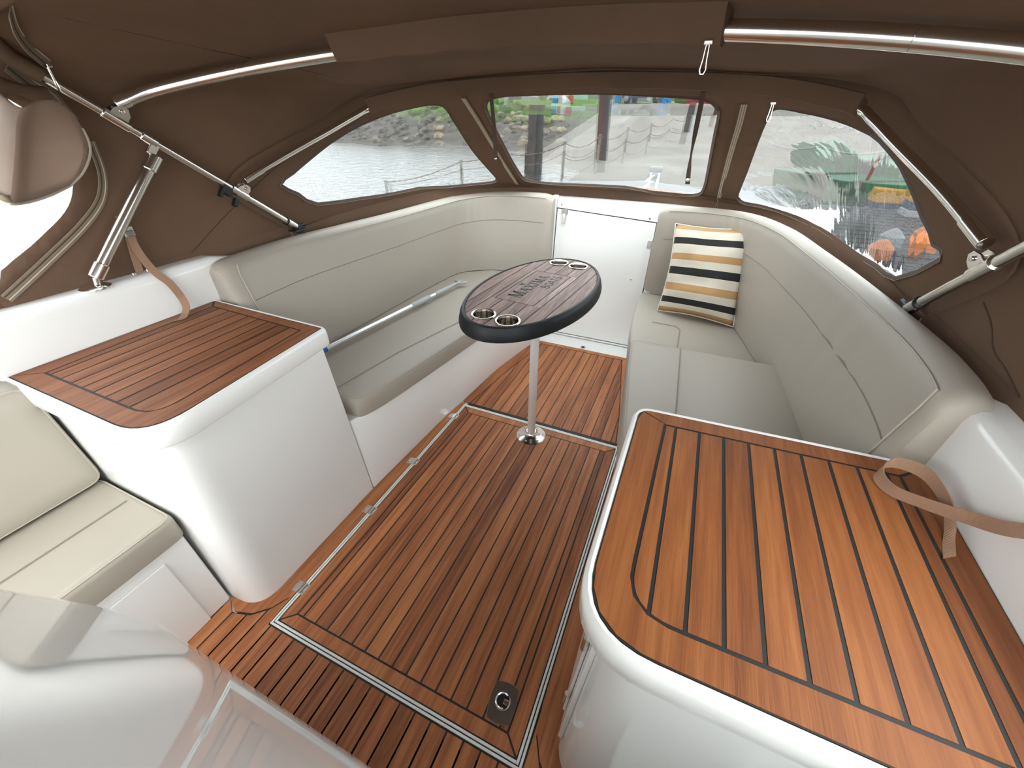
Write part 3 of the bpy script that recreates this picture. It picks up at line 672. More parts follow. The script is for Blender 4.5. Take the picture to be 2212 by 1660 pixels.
def cut_sheet(fn, u0, u1, v0, v1, nu, nv, holes, su=3.0, sv=1.0, wr=.003):
    pts = []; edges = []
    for h in holes:
        k = len(pts); n = len(h)
        pts += [Vector((p[0]*su, p[1]*sv)) for p in h]; edges += [(k+i, k+(i+1) % n) for i in range(n)]
    hp = [Vector((p[0]*su, p[1]*sv)) for h in holes for p in h]
    for i in range(nu+1):
        for j in range(nv+1):
            q = Vector(((u0+(u1-u0)*i/nu)*su, (v0+(v1-v0)*j/nv)*sv))
            if 0 < i < nu and 0 < j < nv and hp and min((q-h).length_squared for h in hp) < .012**2: continue
            pts.append(q)
    V, E_, F, _, _, _ = delaunay_2d_cdt(pts, edges, [], 0, 1e-5)
    P3 = []
    for q in V:
        p = fn(q.x/su, q.y/sv)
        w = noise.noise(Vector((p.x*5, p.y*5, p.z*5)))*wr
        P3.append(p+Vector((0, 0, w)))
    fab = []; panes = [[] for _ in holes]
    for f in F:
        c = sum((V[i] for i in f), Vector((0, 0)))/len(f); cc = (c.x/su, c.y/sv)
        for k, h in enumerate(holes):
            if in_poly(cc, h): panes[k].append(tuple(f)); break
        else: fab.append(tuple(f))
    return P3, fab, panes
def compact(P, F):
    idx = {}; v = []; f = []
    for q in F:
        g = []
        for i in q:
            if i not in idx: idx[i] = len(v); v.append(P[i])
            g.append(idx[i])
        f.append(tuple(g))
    return v, f
ROOMC = Vector((0, 1.2, 1.2))
def inward(p, d):
    n = (ROOMC-Vector(p)); n.normalize(); return Vector(p)+n*d
def build_canopy():
    opl = OP+[(.020, 1.45), (.020, .35), (.06, .15), (.20, .15), (.235, .5)]+OPx[::-1]
    opl = smooth_poly(opl, 2); opr = smooth_poly([(.980, .25), (.980, 1.0), (.980, 1.72), (.965, 1.85), (.90, 1.88), (.80, 1.88), (.772, 1.72), (.770, 1.0), (.770, .3), (.79, .18), (.88, .16), (.96, .18)], 3)
    P, fab, rp = cut_sheet(roof, 0, 1, 0, 3, 96, 60, [opl, opr], 3.0, .9)
    v, f = compact(P, fab)
    roof_o = mesh('ceiling', v, f, 'canvas', None, smooth=True, solid=.003)
    tag(roof_o, 'brown canvas boat canopy overhead', kind='structure')
    e4 = empty('window_4', roof(*opl[0]), 'tinted pane added in the open port side to dim the view behind the folded flap', kind='structure')  # tinted pane added across the open side to cut the bright view
    v, f = compact(P, rp[0]); mesh('pane', v, f, 'clear_vinyl', e4, smooth=True)
    hol = [smooth_poly(LW, 2), smooth_poly(CW, 2), smooth_poly(RW, 2)]
    # keep the sharp outboard corners of the side windows
    P, fab, panes = cut_sheet(wind, 0, 1, 0, 1, 110, 26, hol, 3.2, 1.05, .0025)
    v, f = compact(P, fab)
    w = mesh('wall_windscreen', v, f, 'canvas', None, smooth=True, solid=.003)
    tag(w, 'brown canvas front of the canopy with three clear windows', kind='structure')
    names = ['clear vinyl window looking over water to the rocky bank', 'clear vinyl window in the middle above the cabin door', 'creased clear vinyl window above the striped pillow']
    for k in range(3):
        e = empty('window_%d' % (k+1), wind(*hol[k][0]), names[k], kind='structure')
        v, f = compact(P, panes[k])
        if k == 2:
            v = [p+Vector((0, 0, .004*math.sin((p.x*1.3+p.y)*38)+.005*noise.noise(Vector((p.x*9, p.y*9, p.z*3))))) for p in v]
        mesh('pane', v, f, 'clear_vinyl_creased' if k == 2 else 'clear_vinyl', e, smooth=True)
        b = [wind(*q) for q in hol[k]]; c = sum(b, Vector())/len(b)
        n = len(b); wm = MB(); ring = []
        for i in range(n):
            t = (b[(i+1) % n]-b[i-1]).normalized(); p = inward(b[i], .003)
            o = t.cross((ROOMC-b[i]).normalized()); o.normalize()
            if o.dot(b[i]-c) < 0: o = -o
            ring.append((p-o*.002, p+o*.010+(ROOMC-p).normalized()*.001, p+o*.0125))
        for i in range(n):
            a, d = ring[i], ring[(i+1) % n]; kk = len(wm.v); wm.v += [*a, *d]; wm.f += [(kk, kk+1, kk+4, kk+3), (kk+1, kk+2, kk+5, kk+4)]
        wm.build('welt', 'welt', e, smooth=True)
        st = [inward(r[2], .001) for r in ring]
        MB().tube(st, .0012, 5, closed=True).build('stitching', 'zip_tape', e, smooth=True)
    # hem of the windscreen above the door
    hem = MB(); N = 70; secs = []
    for i in range(N+1):
        u = .002+.996*i/N; p = wind(u, 1); q = wind(u, .95); t = wind(min(1, u+.01), 1)-wind(max(0, u-.01), 1); t.z = 0; t.normalize(); n = Vector((t.y, -t.x, 0))
        c = .075 if .42 < u < .58 else .055 if .25 < u < .75 else .095
        secs.append([q+n*.004-Vector((0, 0, .003)), p+n*.012, p+n*(.016+.004*math.sin(i*1.3))-Vector((0, 0, .035)), p+n*.024-Vector((0, 0, c)), p+n*.010-Vector((0, 0, c+.003)), p+n*.002])
    hem.loft(secs).build('hem', 'canvas', w, smooth=True)
    for uu, sx in ((0, 1), (1, -1)):
        secs = []
        for i in range(31):
            vv = 1.6+1.4*i/30; p = roof(uu, vv)
            secs.append([p+Vector((0, 0, .03)), p+Vector((.012*sx, 0, 0)), p+Vector((.016*sx, 0, -.05 if p.y > .95 else 0)), p+Vector((.016*sx, 0, -.085 if p.y > .95 else -.004)), p+Vector((.004*sx, 0, -.085 if p.y > .95 else -.004))])
        MB().loft(secs).build('hem', 'canvas', roof_o, smooth=True)
    # seams
    for nm, pts in (('S1', S1), ('S2', S2[:-1]), ('S3a', S3a), ('S3b', S3b), ('S4', S4[1:])):
        MB().tube([inward(p, .003) for p in smooth_path(pts, 14)], .0012, 5).build('seam', 'seam_thread', roof_o, smooth=True)
        if nm in ('S3a', 'S4'): pass
    # zips of the windscreen
    for pts, lab in ((ZIPL, 'l'), (ZIPR, 'r')):
        path = smooth_path(pts, 16); zp = MB()
        z = empty('zipper', path[0], 'long zip left of the middle window' if lab == 'l' else 'long zip between the middle and creased windows', 'zipper', 'windscreen zips')
        dirs = [(1, 0, 0)]*16
        for off, wd, mat, nm in ((0, .021, 'canvas', 'zip_flap'), (0, .012, 'zip_tape', 'tape'), (0, .0025, 'stitch_light', 'teeth'), (-.0085, .0018, 'stitch_light', 'edge'), (.0085, .0018, 'stitch_light', 'edge')):
            lift = {.021: .0035, .012: .005}.get(wd, .0062)
            MB().ribbon([inward(p+Vector((off, 0, 0)), lift) for p in path], wd, dirs).build(nm, mat, z, solid=.0012)
        if lab == 'r':
            p = inward(path[-1], .012); 
            MB().obox(p, (1, 0, 0), (0, .6, -.5), (0, .5, .6), .006, .012, .004).build('slider', 'stainless', z, bevel=.002)
            q = [p+Vector((dx, -.010, dz)) for dx, dz in ((-.004, -.008), (-.007, -.045), (-.004, -.052), (.004, -.052), (.007, -.045), (.004, -.008))]
            MB().tube(q, .0016, 6, closed=True).build('pull_tab', 'stainless', z, smooth=True)
    # zip tapes on the port quarter
    for pts, wd in ((ZU, .018), (ZB, .020), (ZC, .014)):
        path = smooth_path(pts, 24); tg = []
        for i in range(24):
            t = (path[min(i+1, 23)]-path[max(i-1, 0)]).normalized(); tg.append(t.cross((ROOMC-path[i]).normalized()))
        zz = MB().ribbon([inward(p, .012) for p in path], wd, tg).build('zip_tape', 'zip_tape', roof_o, solid=.002)
        for o in (-.4, .45):
            MB().tube([inward(p+t.normalized()*wd*o, .0138) for p, t in zip(path, tg)], .0016, 5).build('zip_edge', 'stitch_light' if o < 0 else 'seam_thread', zz, smooth=True)
    return roof_o
ROOF = build_canopy()
# ------------------------------------------------------------------ canopy frame
BOW1 = [(-1.115, .845, 1.462), (-1.065, .93, 1.497), (-.97, 1.005, 1.525), (-.83, 1.08, 1.553), (-.66, 1.142, 1.577), (-.45, 1.198, 1.598), (-.22, 1.232, 1.611), (0, 1.243, 1.615)]
BOW2 = [(-1.135, 1.165, 1.212), (-1.08, 1.355, 1.293), (-1.01, 1.555, 1.375), (-.962, 1.69, 1.432), (-.92, 1.772, 1.466), (-.745, 1.87, 1.508), (-.56, 1.92, 1.530), (-.27, 1.96, 1.545), (0, 1.972, 1.550)]
def fullb(b): return b+[(-x, y, z) for x, y, z in reversed(b[:-1])]
def sleeve(root, path, r, i0, i1, back, mat='canvas'):
    secs = []
    for i in range(i0, i1+1):
        p = path[i]; w = 1+.06*math.sin(i*.9); t = (path[i+1]-path[i-1]).normalized()
        B = Vector((0, 1, 0)); B = (B-t*B.dot(t)).normalized(); U = t.cross(B); U = U if U.z > 0 else -U
        def Vector3(v): return B*v[1]+U*v[2]
        secs.append([p+Vector3((0, -back, r*1.3+.012)), p+Vector3((0, -back*.55, -r*.2*w)), p+Vector3((0, -r*.6, -r*1.15*w)), p+Vector3((0, r*.3, -r*1.25*w)), p+Vector3((0, r*1.25, -r*.5)), p+Vector3((0, r*1.4, r*.7)), p+Vector3((0, r*.3, r*1.5)), p+Vector3((0, -back*.6, r*1.5))])
    o = MB().loft(secs).build('canvas_sleeve', mat, root, smooth=True)
    MB().tube([Vector(s[0])+Vector((0, -.001, -.002)) for s in secs], .0014, 5).build('sleeve_seam', 'seam_thread', o, smooth=True)
def knuckle(root, p, toward, along, s):
    # jaw fitting on the side tube carrying a bow end
    p = Vector(p); t = Vector(toward).normalized(); a = Vector(along).normalized()
    j = MB()
    j.tube([p-a*.035, p+a*.035], .0175, 16)
    j.build('clamp_sleeve', 'stainless', root, smooth=True, bevel=.002)
    nx = a.cross(t).normalized()
    for d in (-.011, .011):
        c = p+nx*d; q = [c-a*.024, c+a*.024, c+a*.020+t*.030, c+a*.008+t*.045, c-a*.010+t*.045, c-a*.022+t*.028]
        k = [x-nx*.002 for x in q]+[x+nx*.002 for x in q]
        mesh('jaw_plate', k, [tuple(range(6))[::-1], tuple(range(6, 12))]+[(i, (i+1) % 6, 6+(i+1) % 6, 6+i) for i in range(6)], 'stainless', root)
    b = MB().lathe(p+t*.030+nx*-.018, [(0, 0), (.006, .001), (.006, .004), (.004, .005), (.004, .034), (.006, .034), (.006, .037), (0, .038)], 12, nx)
    b.build('pivot_bolt', 'stainless', root, smooth=True)
TD = Vector((-.02, .257, -.203)).normalized()
MNT = Vector((-1.152, 1.378, 1.008))
def side_pt(t): # along the side tube from the deck mount upwards
    return MNT.lerp(Vector((-1.100, .700, 1.533)), t)
def build_frames():
    for nm, P, r, cut, back, lab, e0 in (('canopy_bow', BOW1, .0185, .517, .048, 'thick stainless canopy bow overhead nearest the camera', 10), ('canopy_bow', BOW2, .0135, .935, .030, 'thin stainless canopy bow above the three front windows', 6)):
        path = smooth_path(fullb(P), 121)
        root = empty(nm, path[60], lab, 'canopy frame', 'stainless bows')
        i0 = min(range(60), key=lambda i: abs(path[i].x+cut)); i1 = 120-i0
        MB().tube(path[2:119], r, 18).build('tube', 'stainless', root, smooth=True)
        sleeve(root, path, r*1.18, i0, i1, back)
        for a, b in ((path[1], path[4]), (path[119], path[116])):
            MB().tube([a, b], r*1.16, 16).build('end_cap', 'stainless', root, smooth=True, bevel=.002)
        for i in (i0-14, i1+14) if r > .015 else ():
            c = path[i]; t = (path[i+1]-path[i-1]).normalized()
            MB().tube([c-t*.0006, c+t*.0006], r*1.012, 18).build('joint', 'stainless_dark', root)
        for k, sgn in ((0, 1), (120, -1)):
            p0 = path[k]; al = Vector((TD.x*sgn, TD.y, TD.z))
            base = side_pt(.80) if r > .015 else side_pt(.33)
            base = Vector((base.x*sgn, base.y, base.z))
            knuckle(root, base, (path[4 if k == 0 else 116]-base), al, sgn)
    for s in (1, -1):
        def q(p): return Vector((p[0]*s, p[1], p[2]))
        lab = 'side tube of the canopy frame above the boat hook seat' if s > 0 else 'side tube of the canopy frame behind the pillow back cushion'
        root = empty('canopy_side_tube', q(MNT), lab, 'canopy frame', 'stainless side tubes')
        pts = [side_pt(t) for t in [i/10 for i in range(11)]]
        MB().tube([q(p) for p in smooth_path([side_pt(.985), side_pt(1.03), Vector((-1.07, .645, 1.572)), Vector((-.98, .60, 1.605)), Vector((-.8, .57, 1.635)), Vector((-.4, .555, 1.66))], 24)], .021, 14).build('bow_pocket', 'canvas', root, smooth=True)
        MB().tube([q(p) for p in pts], .0132, 16).build('tube', 'stainless', root, smooth=True)
        MB().tube([q(side_pt(-.005)), q(side_pt(.055))], .0165, 16).build('end_socket', 'stainless', root, smooth=True, bevel=.002)
        MB().tube([q(side_pt(.052)), q(side_pt(.060))], .0172, 16).build('o_ring', 'black_plastic', root, smooth=True)
        m = MB().obox(q(side_pt(-.03)), (1, 0, 0), (0, 1, 0), (0, 0, 1), .012, .016, .02).box(*sorted((s*-1.125, s*-1.175)), 1.355, 1.425, .985, .993)
        m.build('deck_mount', 'black_plastic', root, bevel=.003)
        MB().tube([q(MNT+Vector((-.0, .025, -.004))), q(MNT+Vector((.0, .06, -.002)))], .008, 10).build('wing_knob', 'black_plastic', root, smooth=True, bevel=.002)
        if s > 0:
            cl = MB()
            cl.obox(side_pt(.40)+Vector((.004, -.004, -.02)), TD, (1, 0, 0), (0, .6, .8), .020, .012, .016).obox(side_pt(.36)+Vector((.006, -.012, -.045)), TD, (1, 0, 0), (0, .6, .8), .008, .010, .016).obox(side_pt(.43)+Vector((.006, -.010, -.042)), TD, (1, 0, 0), (0, .6, .8), .006, .010, .014)
            cl.build('rod_clip', 'black_plastic', root, bevel=.003)
        # telescopic strut
        lab = 'thick stainless support strut standing on the coaming by the dark teak counter' if s > 0 else 'stainless support strut on the starboard coaming beside the bright counter'
        st = empty('support_strut', q((-1.150, .585, .985)), lab, 'strut', 'support struts')
        T = side_pt(.70)+Vector((0, .005, -.045)); B = Vector((-1.145, .588, 1.005)); d = (B-T).normalized()
        MB().tube([q(T+d*.02), q(B-d*.02)], .0165, 18).build('tube', 'stainless', st, smooth=True)
        MB().tube([q(T+d*.004), q(T+d*.058)], .0208, 18).build('top_cap', 'stainless', st, smooth=True, bevel=.003)
        MB().tube([q(B-d*.062), q(B-d*.012)], .0208, 18).build('bottom_cap', 'stainless', st, smooth=True, bevel=.003)
        c = side_pt(.70)
        MB().tube([q(c-TD*.022), q(c+TD*.022)], .0172, 16).build('clamp', 'stainless', st, smooth=True, bevel=.002)
        MB().obox(q(c+Vector((0, 0, -.028))), (1, 0, 0), d*1.0, TD, .009, .020, .013).build('jaw', 'stainless', st, bevel=.003)
        MB().tube([q(B+Vector((0, .004, -.016))), q(B-d*.014)], .0095, 12).build('swivel', 'stainless', st, smooth=True, bevel=.002)
        MB().lathe(q((-1.150, .587, .983)), [(.041, 0), (.041, .003), (.034, .007), (.015, .011), (0, .012)], 28).build('base_plate', 'stainless', st, smooth=True)
build_frames()
# ------------------------------------------------------------------ oval table
def build_table():
    cx, cy, ZT = -.015, 1.575, .82
    rot = Matrix.Rotation(math.radians(-5.7), 2)
    t = empty('oval_table', (.005, 1.53, 0), 'oval teak topped table with black rim and four steel cup holders', 'table')
    def W(p): q = rot @ Vector((p[0], p[1])); return (q.x+cx, q.y+cy)
    def ell(a, b, n=72): return [(a*math.cos(2*math.pi*i/n), b*math.sin(2*math.pi*i/n)) for i in range(n)]
    # rim: flared band
    prof = [(.226, .431, ZT-.010), (.230, .436, ZT+.0035), (.234, .440, ZT+.004), (.242, .449, ZT+.001), (.250, .457, ZT-.014), (.256, .464, ZT-.040), (.255, .463, ZT-.050), (.243, .450, ZT-.053), (.19, .39, ZT-.045)]
    rings = [[(*W(p), z) for p in ell(a, b)] for a, b, z in prof]
    MB().loft(rings, caps=False).build('rim', 'black_rim', t, smooth=True)
    # planked top, cut round the cup holders and the logo panel
    cups = [(-.045-.0, -.356), (.062, -.362), (-.050, .355), (.055, .352)]
    region = ell(.2285, .4340)
    hw, lx0, lx1, ly0, ly1 = .0568, -.0905, .079, -.190, .190
    xs = [-.2272+hw*k for k in range(0, 9)]
    def cutplank(poly):
        return poly
    g = .0026; zt = ZT+.0006
    lgap = .0050
    cut_list = []
    xx = [-.30]+xs[1:-1]+[.30]
    for a, b in zip(xx[:-1], xx[1:]):
        pl = strip(region, a+g, b-g)
        inside = (a < lx1 and b > lx0)
        if not inside: cut_list.append(pl)
        else:
            p1 = clip_half(pl, 0, 1, ly0-lgap); p2 = clip_half(pl, 0, -1, -(ly1+lgap))
            cut_list += [p1, p2]
            mid = clip_half(clip_half(pl, 0, 1, ly1+lgap), 0, -1, -(ly0-lgap))
            if a+g < lx0-lgap: cut_list.append(strip(mid, a+g, lx0-lgap))
            if b-g > lx1+lgap: cut_list.append(strip(mid, lx1+lgap, b-g))
    cut_list.append([(lx0, ly0), (lx1, ly0), (lx1, ly1), (lx0, ly1)])
    cut_list.append(region)
    for pl in cut_list:
        ck = pl is region
        pl = dedupe(pl)
        if len(pl) < 3 or abs(area(pl)) < 1e-4: continue
        pts = [Vector(p) for p in pl]; n = len(pl); vs_ = list(pts); ed = [(i, (i+1) % n) for i in range(n)]
        holes = [c for c in cups if any(True for _ in [0])]
        for c in cups:
            k = len(vs_); ring = [Vector((c[0]+.0425*math.cos(2*math.pi*i/20), c[1]+.0425*math.sin(2*math.pi*i/20))) for i in range(20)]
            vs_ += ring; ed += [(k+i, k+(i+1) % 20) for i in range(20)]
        V, E2, F, _, _, _ = delaunay_2d_cdt(vs_, ed, [], 0, 1e-6)
        tri = []
        for f in F:
            c = sum((V[i] for i in f), Vector((0, 0)))/3
            if in_poly((c.x, c.y), pl) and all((c-Vector(q)).length > .0425 for q in cups): tri.append(tuple(f))
        if not tri: continue
        v, f = compact([(*W(p), ZT-.0006 if ck else zt) for p in V], tri)
        o = mesh('caulking' if ck else 'plank', v, f, 'caulk' if ck else 'teak_table', t)
        md = o.modifiers.new('thickness', 'SOLIDIFY'); md.thickness = .004; md.offset = -1 if o.data.polygons[0].normal.z > 0 else 1
    for c in cups:
        p = W(c)
        o = MB().lathe((*p, ZT), [(.0475, .0004), (.0485, .003), (.047, .0052), (.043, .0056), (.0405, .004), (.0395, -.003)], 36, caps=False).build('cup_holder', 'stainless', t, smooth=True)
        MB().lathe((*p, ZT), [(.0398, -.001), (.0375, -.040), (.034, -.047), (0, -.047)], 36, caps=False).build('cup', 'cup_steel', o, smooth=True)
    # lettering, recessed dark print on the centre panel: u runs along the table, w to its left
    def P(u, w): return (*W((-w, u)), zt+.0004)
    txt = MB()
    def quad(*q):
        k = len(txt.v); txt.v += [Vector(P(*p)) for p in q]; txt.f.append(tuple(range(k, k+len(q))))
    def bar(x0, y0, x1, y1, th, ox, oy, sx, sy):
        d = Vector((x1-x0, y1-y0)).normalized(); nn = Vector((-d.y, d.x))*th*.5
        quad(*[(ox+px*sx, oy+py*sy) for px, py in ((x0+nn.x, y0+nn.y), (x1+nn.x, y1+nn.y), (x1-nn.x, y1-nn.y), (x0-nn.x, y0-nn.y))])
    def hbar(x0, x1, y, th, *a): bar(x0, y, x1, y, th, *a)
    S = .06
    glyph = {
        'M': [((.14, 0), (.20, 1), .09), ((.20, 1), (.55, .02), .26), ((.55, .02), (.90, 1), .10), ((.90, 1), (.97, 0), .26), ((0, .03), (.30, .03), S), ((.76, .03), (1.14, .03), S), ((.02, .97), (.34, .97), S), ((.80, .97), (1.08, .97), S)],
        'A': [((.10, 0), (.48, 1), .10), ((.46, 1), (.84, 0), .25), ((.24, .34), (.70, .34), .08), ((-.02, .03), (.26, .03), S), ((.62, .03), (1.0, .03), S)],
        'X': [((.10, 1), (.80, 0), .25), ((.12, 0), (.80, 1), .10), ((-.02, .03), (.28, .03), S), ((.56, .03), (.98, .03), S), ((-.04, .97), (.32, .97), S), ((.62, .97), (.94, .97), S)],
        'I': [((.20, 0), (.20, 1), .24), ((0, .03), (.40, .03), S), ((0, .97), (.40, .97), S)]}
    def word(s, ox, oy, sizes, gap):
        for ch, (sx, sy) in zip(s, sizes):
            for a, b, th in glyph[ch]: bar(*a, *b, th, ox, oy, sx, sy)
            ox += sx*{'M': 1.14, 'A': .98, 'X': .94, 'I': .42}[ch]+gap
    big, sm = (.060, .060), (.046, .046)
    word('MAXIMA', -.150, .003, [big, sm, sm, sm, sm, sm], .0045)
    lg = txt.build('logo_lettering', 'caulk', t)
    # BOATS in plain strokes
    txt = MB()
    st = {'B': [((.1, 0), (.1, 1)), ((.1, 1), (.5, 1)), ((.5, 1), (.66, .88)), ((.66, .88), (.66, .65)), ((.66, .65), (.5, .53)), ((.1, .53), (.5, .53)), ((.5, .53), (.72, .4)), ((.72, .4), (.72, .13)), ((.72, .13), (.5, 0)), ((.5, 0), (.1, 0))],
          'O': [((.45+.40*math.cos(a*math.pi/7), .5+.5*math.sin(a*math.pi/7)), (.45+.40*math.cos((a+1)*math.pi/7), .5+.5*math.sin((a+1)*math.pi/7))) for a in range(14)],
          'A': [((.02, 0), (.42, 1)), ((.42, 1), (.82, 0)), ((.18, .33), (.66, .33))],
          'T': [((.02, .97), (.78, .97)), ((.4, 0), (.4, .97))],
          'S': [((.68, .82), (.55, .97)), ((.55, .97), (.25, .97)), ((.25, .97), (.10, .80)), ((.10, .80), (.16, .60)), ((.16, .60), (.60, .42)), ((.60, .42), (.68, .22)), ((.68, .22), (.52, .03)), ((.52, .03), (.2, .03)), ((.2, .03), (.06, .2))]}
    ox = .005
    for ch in 'BOATS':
        for a, b in st[ch]: bar(*a, *b, .17, ox, -.052, .034, .036)
        ox += .034*.98
    txt.build('logo_lettering', 'caulk', t)
    txt = MB()   # small emblem above the word
    for i, (a, b) in enumerate(((0, 0), (.010, .004), (.0, .010), (.012, -.006), (.018, .010))):
        quad((-.016+a, .062+b), (-.004+a, .062+b), (-.004+a, .071+b), (-.016+a, .071+b))
    txt.build('logo_emblem', 'caulk', t)
    # pole and floor socket
    px, py = .004, 1.528
    MB().tube([(px, py, .02), (px, py, ZT-.048)], .0205, 28).build('pole', 'aluminium', t, smooth=True)
    MB().lathe((px, py, ZT-.055), [(.075, .010), (.075, .005), (.03, 0), (.0205, -.03)], 28).build('pole_flange', 'black_plastic', t, smooth=True)
    b = MB().lathe((px, py, .0062), [(.078, 0), (.078, .0025), (.070, .006), (.050, .012), (.034, .019), (.027, .028), (.0255, .033), (.0225, .033), (.0222, .018)], 40).build('floor_socket', 'stainless', t, smooth=True)
    for a in (25, 85, 145, 205, 265, 325): screw(b, (px+.062*math.cos(math.radians(a)), py+.062*math.sin(math.radians(a)), .0155), r=.0055)
build_table()
# ------------------------------------------------------------------ striped pillow
def build_pillow():
    BL, BR, TL, TR = Vector((.470, 2.335, .492)), Vector((.872, 2.272, .492)), Vector((.456, 2.500, .940)), Vector((.884, 2.560, .942))
    nrm = (BR-BL).cross(TL-BL).normalized()
    if nrm.y > 0: nrm = -nrm
    r = empty('striped_pillow', (BL+BR)*.5, 'cream pillow with black and ochre stripes leaning in the starboard corner', 'pillow')
    N = 26; bm = bmesh.new(); uvl = bm.loops.layers.uv.new('UVMap'); grid = {}
    for s in (0, 1):
        for i in range(N+1):
            for j in range(N+1):
                u, v = i/N, j/N
                e = (1-abs(2*u-1)**3.2)*(1-abs(2*v-1)**3.2)
                pin = .025*(math.sin(math.pi*u)*(1 if v < .5 else -1)*abs(2*v-1)**3)
                p = (BL*(1-u)+BR*u)*(1-v)+(TL*(1-u)+TR*u)*v
                p = p+(TL-BL).normalized()*pin*.6+(BR-BL).normalized()*(.018*math.sin(math.pi*v)*(1 if u < .5 else -1)*abs(2*u-1)**3)
                th = .080*e**.5
                wr = .020*noise.noise(Vector((u*4, v*3.2, 2+s)))*e+.006*noise.noise(Vector((u*12, v*9, 5)))*e+.020*noise.noise(Vector((u*2.2, v*9, 7)))*e*(1.1-v)
                p = p+nrm*((th if s == 0 else -th*.55)+(wr if s == 0 else 0))
                edge = i in (0, N) or j in (0, N)
                if edge and s == 1: grid[s, i, j] = grid[0, i, j]
                else: grid[s, i, j] = bm.verts.new(p)
    for s in (0, 1):
        for i in range(N):
            for j in range(N):
                ij = [(i, j), (i+1, j), (i+1, j+1), (i, j+1)]
                if s: ij = ij[::-1]
                f = bm.faces.new([grid[s, *q] for q in ij]); f.smooth = True
                for l, q in zip(f.loops, ij): l[uvl].uv = (q[0]/N, q[1]/N)
    bmesh.ops.recalc_face_normals(bm, faces=bm.faces[:])
    me = bpy.data.meshes.new('cover'); bm.to_mesh(me)
    rim = [grid[0, i, 0].co.copy() for i in range(N)]+[grid[0, N, j].co.copy() for j in range(N)]+[grid[0, i, N].co.copy() for i in range(N, 0, -1)]+[grid[0, 0, j].co.copy() for j in range(N, 0, -1)]
    bm.free()
    obj('cover', me, 'striped_cotton', r)
    MB().tube(rim, .0042, 7, closed=True).build('piping', 'pillow_piping', r, smooth=True)
plain('pillow_piping', (.70, .66, .58), .8)
build_pillow()
# ------------------------------------------------------------------ boat hook on the port seat
def build_hook():
    A, B = Vector((-.930, 1.02, .515)), Vector((-.800, 2.235, .512))
    # measured: tail by the counter, head near the forward corner
    A = Vector((-.921, 1.130, .517)); B = Vector((-.792, 2.232, .513)); d = (B-A).normalized()
    r = empty('boat_hook', (A+B)*.5, 'silver telescopic boat hook with grey plastic grip and hook head', 'boat hook')
    f = lambda t: A.lerp(B, t)
    A2 = A-d*.10
    MB().tube([A2, f(.62)], .0135, 16).build('shaft', 'aluminium_pale', r, smooth=True)
    MB().tube([f(.60), f(.86)], .0105, 16).build('inner_shaft', 'aluminium_pale', r, smooth=True)
    MB().tube([A2+d*.10, A2+d*.135], .0140, 16).build('sticker', 'blue_label', r, smooth=True)
    MB().tube([f(.565), f(.575), f(.70), f(.712)], [.0150, .0172, .0168, .0145], 16).build('grip', 'grey_plastic', r, smooth=True)
    MB().tube([f(.76), f(.79), f(.86), f(.93)], [.0135, .0150, .0140, .0095], 16).build('head_socket', 'grey_plastic', r, smooth=True)
    sd = d.cross(Vector((0, 0, 1))).normalized()
    MB().tube([f(.92), f(.97), f(1.0)], [.0095, .0085, .0080], 12).tube([f(.995)-sd*.034, f(.995)+sd*.030], .0075, 12).tube([f(.965)+sd*.004, f(.975)+sd*.028, f(1.0)+sd*.040, f(1.02)+sd*.036], [.008, .0075, .007, .006], 10).build('hook_head', 'grey_plastic', r, smooth=True)
    MB().lathe(f(.995)+sd*.030, [(0, -.004), (.0105, -.003), (.0105, .006), (0, .007)], 14, sd).build('button_tip', 'grey_plastic', r, smooth=True)
    MB().lathe(f(.995)-sd*.036, [(0, -.004), (.0105, -.003), (.0105, .006), (0, .007)], 14, sd).build('button_tip', 'grey_plastic', r, smooth=True)
plain('aluminium_pale', (.78, .79, .80), .30, metal=.85)
build_hook()
